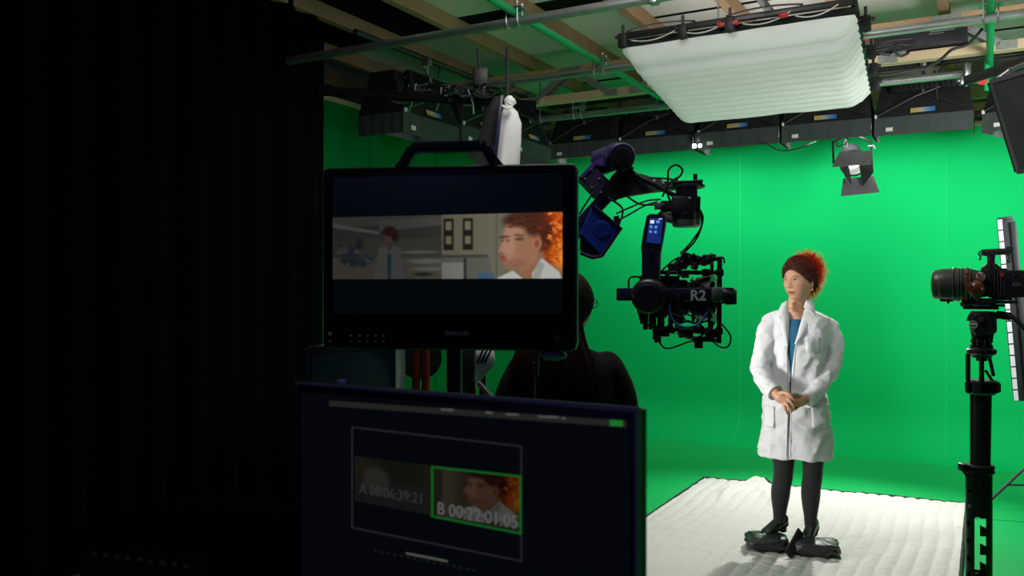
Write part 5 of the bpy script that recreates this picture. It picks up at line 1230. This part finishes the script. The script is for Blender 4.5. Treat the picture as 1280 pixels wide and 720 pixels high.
SL = {-1: [Q(969, 402, .02), Q(960, 414, .015), Q(954.5, 437, .0), Q(950.5, 462, -.03), Q(958, 479, -.12), Q(968, 490.5, -.19)],
      1: [Q(1027, 402, .02), Q(1038, 414, .015), Q(1041, 437, .005), Q(1038, 458, -.01), Q(1024, 480, -.10), Q(1009, 499, -.17)]}
for s in (-1, 1):
    P_ = spline(SL[s], 12); n = len(P_); rad = [.048, .060, .055, .055, .050, .043]; rr = []
    for i in range(n):
        t = i/(n-1)*5; j = min(int(t), 4); u = t-j; r0 = rad[j]*(1-u)+rad[j+1]*u
        e_ = max(0, 1-abs(t-3.1)/1.3); r0 += .002*sin(i*1.15+s)*e_; rr.append(r0)
    # wrinkled tube: noise in the ring
    tm = MB(); tm.tube(P_, rr, 30)
    for i, p in enumerate(tm.v):
        c = P_[min(i//30, n-1)]; d = (p-c); q_ = p+Vector((p.z*1.1*s, 0, 0)); k = 1+.09*noise.noise(Vector((q_.x*9, q_.y*9, q_.z*26)))+.05*noise.noise(Vector((q_.x*22, q_.y*22, q_.z*50+7))); tm.v[i] = c+d*k
    cm.join(tm)
cme = bake(cm, [('REMESH', dict(mode='VOXEL', voxel_size=.0055)), ('SMOOTH', dict(factor=.6, iterations=3))])
vv = [v.co.copy() for v in cme.vertices]; vn = [v.normal.copy() for v in cme.vertices]
for v, p, n_ in zip(cme.vertices, vv, vn):
    arm = 1 if abs(p.x-wc.x) > .15 or p.z > 1.5 else 0
    a1 = noise.noise(Vector((p.x*6+p.z*2.5, p.y*6, p.z*5))); a2 = noise.noise(Vector((p.x*13-p.z*4, p.y*13, p.z*8+3))); a3 = noise.noise(Vector((p.x*9+p.z*14, p.y*9, p.z*16-p.x*6)))
    d_ = .011*((1-abs(a1)*2)-.5)+.007*((1-abs(a2)*2)-.4)+(.006 if arm else .004)*((1-abs(a3)*2.2)-.4)
    d_ *= max(.25, min(1, (1.47-p.z)/.12))
    v.co = p+n_*d_
co = bpy.data.objects.new('tmpc', cme); COL.objects.link(co)
# wedge cutter: follows the opening seen in the photo
def fy(z):  # front surface distance of the coat at the opening
    rx, ry = interp(ctab, z); return WD+.012-ry*1.0
cut = MB(); opn = [(372, 975, 1013), (388, 980, 1008), (396, 983, 1004), (406, 985, 1000.5), (420, 985, 996.5), (440, 984.2, 993), (460, 984, 990), (480, 984.2, 989), (500, 985, 988.7), (530, 984.6, 987.2), (560, 984, 986.4), (582, 983.4, 986.2)]
L_ = []
for (y, xl, xr) in opn:
    z = CZ-(y-360)/FPX*(WD-.13); rx_, ry_ = interp(ctab, z); yb = WD+.012-ry_*.97+.034+(.03 if y < 400 else 0); yf = WD-.34
    def pp(x, d): v = P(x, 0, d); v.z = z; return v
    L_.append([pp(xl, yf), pp(xr, yf), pp(xr, yb), pp(xl, yb)])
cut.rings(L_)
cmm = bpy.data.meshes.new('cut'); cmm.from_pydata([tuple(v) for v in cut.v], [], cut.f); finish(cmm, False)
cuo = bpy.data.objects.new('cut', cmm); COL.objects.link(cuo)
nk = MB().rings([ring((wc.x+.012, WD+.018, z), rx, ry, 0, 32) for (z, rx, ry) in ((1.56, .085, .085), (1.47, .070, .068), (1.44, .062, .06), (1.40, .05, .05))])
nkm = bpy.data.meshes.new('cut2'); nkm.from_pydata([tuple(v) for v in nk.v], [], nk.f); finish(nkm, False); nko = bpy.data.objects.new('cut2', nkm); COL.objects.link(nko)
hh_ = MB().rings([ring((wc.x, WD+.012, z), rx, ry, YAW, 48, 2.2) for (z, rx, ry) in ((.50, .200, .146), (.60, .198, .144), (.80, .188, .134), (.92, .17, .125))])
hm = bpy.data.meshes.new('cut3'); hm.from_pydata([tuple(v) for v in hh_.v], [], hh_.f); finish(hm, False); ho = bpy.data.objects.new('cut3', hm); COL.objects.link(ho)
for q_ in (cuo, nko, ho):
    md = co.modifiers.new('b', 'BOOLEAN'); md.operation = 'DIFFERENCE'; md.object = q_; md.solver = 'EXACT'
dg = bpy.context.evaluated_depsgraph_get(); cme2 = bpy.data.meshes.new_from_object(co.evaluated_get(dg))
for q_ in (co, cuo, nko, ho): bpy.data.objects.remove(q_)
cme2.materials.clear(); cme2.polygons.foreach_set('use_smooth', [True]*len(cme2.polygons)); cme2.set_sharp_from_angle(angle=R(40)); cme2.name = 'lab_coat'
coat = link('lab_coat', cme2, COAT, w)
# lapels and collar: curved cloth strips lying on the chest
bvh = BVHTree.FromPolygons([WM[w.name] @ v.co for v in cme2.vertices], [tuple(p.vertices) for p in cme2.polygons])
def onto(x, y, off=.004):
    d = Vector(((x-640)/FPX, 1, -(y-360)/FPX)).normalized(); h = bvh.ray_cast(Vector((0, 0, CZ)), d)
    return (h[0]-d*off) if h[0] is not None and abs(h[0].y-WD) < .32 else Q(x, y, -.085)-d*off
def patch(name, pts, m_, off=.004, thick=.003, parent=None, n=8):
    """quad patch tl, tr, br, bl in picture positions projected onto the coat"""
    tl, tr, br, bl_ = pts
    def f(a, b):
        x0 = tl[0]*(1-b)+bl_[0]*b; y0 = tl[1]*(1-b)+bl_[1]*b; x1 = tr[0]*(1-b)+br[0]*b; y1 = tr[1]*(1-b)+br[1]*b
        return onto(x0*(1-a)+x1*a, y0*(1-a)+y1*a, off)
    o = part(name, MB().grid(f, n, n*2), m_, parent or w, 'all'); md = o.modifiers.new('s', 'SOLIDIFY'); md.thickness = thick; return o
LAPL = [(982, 382), (984.5, 396), (983.5, 420), (976, 402)]
def strip3(name, L, Rr, off):
    """strip between two picture polylines with smooth depth"""
    n = 14; Lp = []; Rp = []
    def samp(pl, t):
        t *= len(pl)-1; i = min(int(t), len(pl)-2); u = t-i; return (pl[i][0]*(1-u)+pl[i+1][0]*u, pl[i][1]*(1-u)+pl[i+1][1]*u, pl[i][2]*(1-u)+pl[i+1][2]*u)
    def f(a, b):
        l = samp(L, b); r = samp(Rr, b); x = l[0]*(1-a)+r[0]*a; y = l[1]*(1-a)+r[1]*a; dd = l[2]*(1-a)+r[2]*a
        return Q(x, y, dd-.010*sin(pi*a))
    o = part(name, MB().grid(f, 6, 20), COAT, coat, 'all'); md = o.modifiers.new('s', 'SOLIDIFY'); md.thickness = .004; md.offset = 0; return o
# picture-left collar+lapel, picture-right collar+lapel (depth offsets follow neck -> chest)
strip3('lapel', [(975, 386, -.055), (971.5, 397, -.110), (976, 404, -.125), (977, 412, -.135), (983.2, 430, -.142)], [(983, 375, -.045), (986, 388, -.085), (986.5, 400, -.118), (986, 412, -.134), (985, 431, -.142)], 0)
strip3('collar', [(972.5, 392, -.090), (975, 384, -.060), (978, 379, -.04)], [(981, 397, -.116), (983.5, 387, -.085), (985.5, 377, -.05)], 0)
strip3('lapel', [(1007, 384, -.06), (1003, 396, -.100), (999.8, 407, -.125), (996.5, 420, -.137), (993.5, 430, -.142)], [(1019, 392, -.085), (1018, 401, -.105), (1014.5, 406, -.118), (1006, 419, -.134), (994.8, 431, -.142)], 0)
strip3('collar', [(1004.5, 384, -.07), (1007, 377, -.045), (1010, 371, .0)], [(1019, 394, -.102), (1018, 384, -.07), (1015, 374, -.01)], 0)
# front placket edges, pockets, seam, buttons
for (a_, b_) in (((984, 432), (985.3, 500)), ((985.3, 516), (983.6, 572)), ((993.6, 432), (989.2, 484)), ((987.6, 516), (986.6, 572))):
    part('placket_edge', MB().tube([onto(a_[0]+(b_[0]-a_[0])*i/10+(-1.0 if a_[0] < 986 else 1.), a_[1]+(b_[1]-a_[1])*i/10, .0015) for i in range(11)], .0028, 6), COAT, coat)
for (x, y) in ((981.5, 434), (981, 457)):
    part('button', MB().lathe(onto(x, y, .0), onto(x, y, .004), [(0, .006), (1, .0055)], 14), mat('coat button', (.60, .58, .58), .35), coat)
patch('chest_pocket', [(1007, 421), (1025, 421), (1025, 440), (1008, 440)], COAT, .0022, .0015, coat)
patch('hip_pocket', [(1014, 509), (1034, 503), (1034, 535), (1016, 535)], COAT, .004, .002, coat)
patch('hip_pocket', [(954, 505), (968, 509), (968, 535), (954, 533)], COAT, .004, .002, coat)
for s, (a_, b_) in ((-1, (Q(964.5, 487, -.165), Q(969.5, 491.5, -.20))), (1, (Q(1013, 494.5, -.14), Q(1007, 500.5, -.18)))):
    part('cuff', MB().lathe(a_, b_, [(0, .050), (.15, .052), (.85, .050), (.98, .048), (1, .040)], 28), COAT, coat)
# earring
part('earring', MB().ball(TH_ @ Vector((.077, .004, -.045)), .006, 10).cyl(TH_ @ Vector((.075, .004, -.03)), TH_ @ Vector((.077, .004, -.042)), .0012), mat('gold', (.7, .45, .12), .25, metal=1), w)
# ---- hair
HA = mat('auburn hair', (.040, .012, .010), .55, var=.5, scale=40, bump=.7, bscale=120, spec=.4)
HR = mat('red curly hair', (.85, .045, .015), .5, var=.35, scale=30, spec=.3, trans=.5)
def cap(a, b):
    th = 2*pi*a; ph = pi*.5*b*1.28-.36
    n = Vector((cos(ph)*cos(th), cos(ph)*sin(th), sin(ph))); front = max(0, -n.y)
    # hairline: high at the brow, low behind the ears
    lo = .56 if False else 0
    zz_ = n.z*.114
    k = 1.115+.03*noise.noise(n*7)+.02*noise.noise(n*19)
    p = Vector((n.x*.073*k, n.y*.096*k, zz_*k*1.0+.006))
    return p
# sweep the cap between hairline angle and crown
def cap2(a, b):
    th = 2*pi*a; fr = .5-.5*sin(th)          # 1 at the front (th=-90deg)
    side = abs(cos(th)); low = -.55+1.10*fr**1.4 - .05*side
    ph = low+(pi/2-low)*b
    n = Vector((cos(ph)*cos(th), cos(ph)*sin(th), sin(ph)))
    k = 1.0+(.105-.035*fr)*(1-(1-b)**7)+.022*noise.noise(n*8)+.016*noise.noise(n*22)
    k += .05*gq(b-.35, .3)*fr
    x, y, z = n.x*.074*k, n.y*.096*k, n.z*.114*k
    return TH_ @ Vector((x, y, z+.004))
part('hair', MB().grid(cap2, 90, 34), HA, w, 'all')
random.seed(5)
lock = MB(); lockd = MB()
pc = Vector((P(1013, 337, WD).x, WD+.05, 1.708))   # root of the swept-up tuft
def strand(m_, root, mid, tip, rad, r, turns):
    n = 20; ph = random.random()*6.28; pts = []
    for i in range(n+1):
        t = i/n; p = root*(1-t)**2+mid*2*t*(1-t)+tip*t*t; a = ph+turns*2*pi*t; q = rad*(.3+.7*t)
        pts.append(p+Vector((cos(a)*q, sin(a*1.0+.7)*q, sin(a)*q)))
    m_.tube(pts, [r*(1-.6*i/n) for i in range(n+1)], 3, False)
for i in range(1500):
    ang = random.uniform(-1.75, 2.2)              # fan from below to up, mainly to picture right
    L = random.uniform(.05, .128)*(1 if ang > -1.2 else 1.08)
    dy = random.uniform(-.6, .9)
    root = pc+Vector((random.uniform(-.035, .012), random.uniform(-.04, .04), random.uniform(-.07, .055)))
    dr = Vector((cos(ang)*.74, dy*.55, sin(ang)*(.78 if ang > 0 else 1.0))); tip = root+dr*L+Vector((.004, 0, -.018)); mid = root+dr*L*.7+Vector((.02, 0, .02))
    strand(lock, root, mid, tip, random.uniform(.005, .012), .0017, random.uniform(1.5, 3.6))
part('curly_tuft', lock, HR, w, 'all')
edge = MB()
for i in range(700):
    ang = random.uniform(-1.9, 2.5); root = pc+Vector((random.uniform(.0, .03), random.uniform(-.03, .05), random.uniform(-.05, .03)))
    dr = Vector((cos(ang)*.78, random.uniform(-.3, .9)*.5, sin(ang)*(.80 if ang > 0 else 1.05))); L = random.uniform(.09, .135); a0 = root+dr*L*.55; strand(edge, a0, root+dr*L*.85+Vector((.01, 0, .01)), root+dr*L, .009, .0013, 2.4)
part('backlit_ends', edge, mat('backlit orange curls', (1., .42, .09), .5, var=.4, scale=30, spec=.5, trans=.5), w, 'all')  # rim glow of the back light put into the orange of these strands
fz = MB()
for i in range(160):      # short curls over the crown and brow
    a = random.random()*2*pi; b = random.uniform(.03, .95); p = Vector(cap2(a/(2*pi), b)); n_ = (p-(TH_ @ Vector((0, 0, 0)))).normalized()
    back_d = (pc+Vector((0, .02, .03))-p).normalized(); tip = p+(back_d*.8+n_*.25).normalized()*random.uniform(.02, .06)
    strand(fz, p+n_*.003, p+n_*.022+back_d*.016, tip+n_*.006, .006, .0017, 2.2)
Tn = TH_.inverted(); top_ = MB()
for i in range(760):      # locks swept back from the hairline to the tuft
    a = random.random(); b = random.random()**1.5*.62; p = Tn @ Vector(cap2(a, b)); q = Tn @ (pc+Vector((random.uniform(-.03, .02), .0, random.uniform(-.04, .05))))
    n = 16; pts = []; ph = random.random()*6.3; am = random.uniform(.0015, .0075); fr_ = random.uniform(2, 4.5); lift = random.uniform(1.08, 1.24); end = random.uniform(.55, 1.)
    for j in range(n+1):
        t = j/n*end; v = p.lerp(q, t); r_ = math.sqrt((v.x/.074)**2+(v.y/.096)**2+(v.z/.114)**2)+1e-6; k_ = (1.06+(lift-1.06)*min(1, t*4+.25))
        v = v/r_*max(k_, 0); v += Vector((sin(ph+fr_*6.28*t), sin(ph*2+fr_*6.28*t), cos(ph+fr_*6.28*t)))*am
        pts.append(TH_ @ v)
    (fz if b < .16 else top_).tube(pts, [.0021*(1-.5*j/n) for j in range(n+1)], 3, False)
part('swept_locks', top_, mat('red brown locks', (.26, .035, .016), .5, var=.5, scale=30, spec=.4, trans=.2), w, 'all')
part('crown_curls', fz, mat('dark red curls', (.10, .020, .013), .5, var=.5, scale=30, spec=.5, trans=.15), w, 'all')
core = MB().ball(pc+Vector((.022, .01, -.012)), (.055, .055, .075), 20)
part('hair_core', core, mat('deep red hair', (.45, .02, .010), .6, var=.4, scale=30), w, 'all')

# ---------------------------------------------------------------- person seen from behind, between the monitors
BD = 3.1
def B(x, y, dy=0.): return P(x, y, BD+dy)
bc = Vector((P(708, 0, BD).x, BD, 0))
w2 = empty('person', bc, 0, 'long-haired person in black shirt and glasses seen from behind, between the two monitors', 'person')
T2 = Matrix.Translation(Vector((P(712.5, 384, BD).x, BD+.02, 1.535))) @ Matrix.Rotation(R(138), 4, 'Z')
bd = head_mb(T2, ears=False)
hc = Vector((bc.x, BD+.01, 0))
bd.join(limb([hc+Vector((.01, .0, 1.49)), hc+Vector((0, 0, 1.40)), hc+Vector((0, 0, 1.32))], [.048, .05, .06], 4, 18))
YB = R(10)
btor = ((1.375, .06, .055), (1.35, .12, .07), (1.325, .165, .082), (1.28, .178, .095), (1.18, .165, .105), (1.05, .140, .10), (.96, .135, .10), (.86, .168, .12), (.76, .17, .12), (.70, .15, .10))
bd.rings([ring((hc.x, hc.y, z), rx, ry, YB, 32, 2.3) for z, rx, ry in btor])
for s in (-1, 1):
    bd.join(limb([hc+Vector((s*.165, s*.02, 1.315)), hc+Vector((s*.205, s*.03, 1.18)), hc+Vector((s*.215, s*.04, 1.03)), hc+Vector((s*.19, .12, .92)), hc+Vector((s*.12, .22, .95))], [.046, .043, .038, .032, .026], 6, 14))
    hnd = hc+Vector((s*.10, .25, .955)); bd.join(limb([hc+Vector((s*.12, .22, .95)), hnd, hnd+Vector((-s*.02, .04, .0))], [.026, .03, .028], 3, 12))
    for j in range(4):
        r_ = hnd+Vector((-s*.015+(j-1.5)*.017, .05, .0)); bd.join(limb([r_, r_+Vector((-s*.005, .035, -.005)), r_+Vector((-s*.01, .055, -.022)), r_+Vector((-s*.01, .058, -.042))], [.009, .0085, .007], 3, 8))
    bd.join(limb([hnd+Vector((-s*.02, .0, .01)), hnd+Vector((-s*.045, .03, .012)), hnd+Vector((-s*.05, .055, .0))], [.012, .010, .008], 3, 8))
    bd.join(limb([hc+Vector((s*.09, 0, .78)), hc+Vector((s*.095, -.01, .46)), hc+Vector((s*.095, .02, .30)), hc+Vector((s*.10, .03, .09))], [.09, .058, .055, .036], 6, 16))
me = bake(bd, [('REMESH', dict(mode='VOXEL', voxel_size=.0045)), ('SMOOTH', dict(factor=.5, iterations=2))])
vcolor(me, skin_paint(T2, (.50, .28, .19))); me.name = 'body'; link('body', me, SKIN, w2)
SHT = mat('black shirt cotton', (.006, .006, .007), .95, var=.15, scale=20, bump=.2, bscale=18)
sh = MB(); rr_s = []
for (z, rx, ry) in ((1.385, .068, .062), (1.362, .125, .08), (1.335, .172, .094), (1.29, .192, .108), (1.18, .184, .122), (1.05, .168, .122), (.95, .17, .126), (.86, .185, .134), (.80, .186, .134)):
    rr_s.append(ring((hc.x, hc.y, z), rx, ry, YB, 60, 2.3, lambda a, z=z: 1+.02*noise.noise(Vector((cos(a)*3, sin(a)*3, z*8)))))
sh.rings(rr_s)
for s in (-1, 1): sh.join(limb([hc+Vector((s*.150, s*.02, 1.31)), hc+Vector((s*.200, s*.03, 1.20)), hc+Vector((s*.218, s*.04, 1.04)), hc+Vector((s*.205, .09, .94))], [.062, .062, .055, .05], 8, 22))
me = bake(sh, [('REMESH', dict(mode='VOXEL', voxel_size=.008)), ('SMOOTH', dict(factor=.6, iterations=4))]); me.name = 'shirt'; so_ = link('shirt', me, SHT, w2)
tr_ = MB()
for s in (-1, 1): tr_.join(limb([hc+Vector((s*.085, 0, .84)), hc+Vector((s*.095, -.01, .46)), hc+Vector((s*.095, .02, .28)), hc+Vector((s*.10, .03, .07))], [.105, .082, .075, .07], 8, 20))
part('trousers', tr_, mat('dark jeans', (.015, .018, .028), .85, var=.2, scale=30), w2, 'all')
for s in (-1, 1): part('shoe', MB().ball(hc+Vector((s*.10, .09, .04)), (.048, .135, .042), 18).box(hc+Vector((s*.10, .08, .012)), (.085, .25, .022), None, .01), BLACKP, w2, 'all')
text('back_print', 'K', .022, mat('faint back print', (.12, .12, .12), .7), so_, Vector((P(729, 490, BD).x, BD-.135, CZ-(490-360)/FPX*(BD-.135))), (1, 0, 0), Z, .0008)
# long hair: shell from the crown, falling behind the back
HB = mat('dark brown hair', (.022, .010, .006), .6, var=.5, scale=30, bump=.6, bscale=90, stretch=(1, 1, .12), spec=.2)
HB2 = mat('brown hair strands', (.10, .035, .015), .5, var=.4, spec=.4, trans=.25)
def hb(a, b):
    th = 2*pi*a; fr = .5-.5*sin(th); low = -.95+1.55*fr**1.6; ph = low+(pi/2-low)*b
    n = Vector((cos(ph)*cos(th), cos(ph)*sin(th), sin(ph))); k = 1.10+.02*noise.noise(n*9)
    return T2 @ Vector((n.x*.074*k, n.y*.097*k, n.z*.114*k+.003))
part('hair', MB().grid(hb, 80, 26), HB, w2, 'all')
fl = []
for (z, cx_, rx, cy_, ry) in ((1.57, 700, .070, .0, .06), (1.50, 694, .082, -.03, .055), (1.42, 690, .110, -.07, .05), (1.34, 690, .140, -.105, .045), (1.26, 691, .150, -.125, .04), (1.15, 690, .150, -.135, .035), (1.05, 689, .135, -.13, .03), (.98, 689, .10, -.125, .02)):
    fl.append([Vector((P(cx_, 0, BD).x, BD+cy_, z))+Vector((cos(t)*rx, sin(t)*ry*(1+.12*sin(t*17)), .012*sin(t*9))) for t in np.linspace(0, 2*pi, 97)[:-1]])
part('long_hair', MB().rings(fl), HB, w2, 'all')
sm_ = MB(); random.seed(3)
for i in range(150):
    a = random.uniform(pi*.96, 2*pi*1.02); s0 = random.uniform(.9, 1.05)
    pts = []
    for (z, cx_, rx, cy_, ry) in ((1.54, 697, .078, -.015, .06), (1.42, 690, .113, -.07, .052), (1.30, 690, .150, -.115, .047), (1.15, 690, .156, -.135, .04), (1.0, 689, .13, -.13, .03)):
        pts.append(Vector((P(cx_, 0, BD).x+cos(a)*rx*s0, BD+cy_+sin(a)*ry*s0, z)))
    sm_.tube(spline(pts, 4), .0011, 3, False)
part('loose_strands', sm_, HB2, w2, 'all')
gg = MB()
lens_c = T2 @ Vector((-.032, -.112, .010)); 
for s in (-1, 1):
    c = Vector((s*.030, -.104, .008)); gg.tube([T2 @ (c+Vector((cos(t)*.022, .004*abs(cos(t)), sin(t)*.018))) for t in np.linspace(0, 2*pi, 22)], .0016, 6)
    gg.tube([T2 @ Vector((s*.052, -.102, .014)), T2 @ Vector((s*.076, -.06, .012)), T2 @ Vector((s*.078, .0, .008)), T2 @ Vector((s*.074, .02, -.01))], .0018, 6)
gg.tube([T2 @ Vector((-.009, -.106, .012)), T2 @ Vector((0, -.112, .015)), T2 @ Vector((.009, -.106, .012))], .0015, 6)
part('glasses', gg, BLACKM, w2)

# glimpsed striped cloth hanging beside the crane column
root = empty('striped_cloth', P(600, 478, 3.3), 0, 'folded white cloth with violet stripes hanging beside the crane column', 'cloth')
rg_ = []
for (y, x, rx) in ((436, 606, .034), (448, 606, .040), (458, 605, .036), (466, 601, .024), (474, 597, .012), (479, 595, .004)):
    c = P(x, y, 3.3); rg_.append([c+Vector((cos(t)*rx, sin(t)*.018*(1+.3*sin(3*t)), .004*sin(4*t))) for t in np.linspace(0, 2*pi, 21)[:-1]])
part('cloth', MB().rings(rg_), WHITEC, root, 'all')
for i in range(3): part('stripe', MB().bar(P(596+i*5, 455-i*1, 3.278), P(604+i*5, 437, 3.272), .008, .004, up=(0, 1, 0)), mat('violet stripe', (.06, .03, .12), .7), root)
part('cord', MB().cyl(P(606, 437, 3.3), P(606, 405, 3.35), .004, seg=8), CABLE, root)
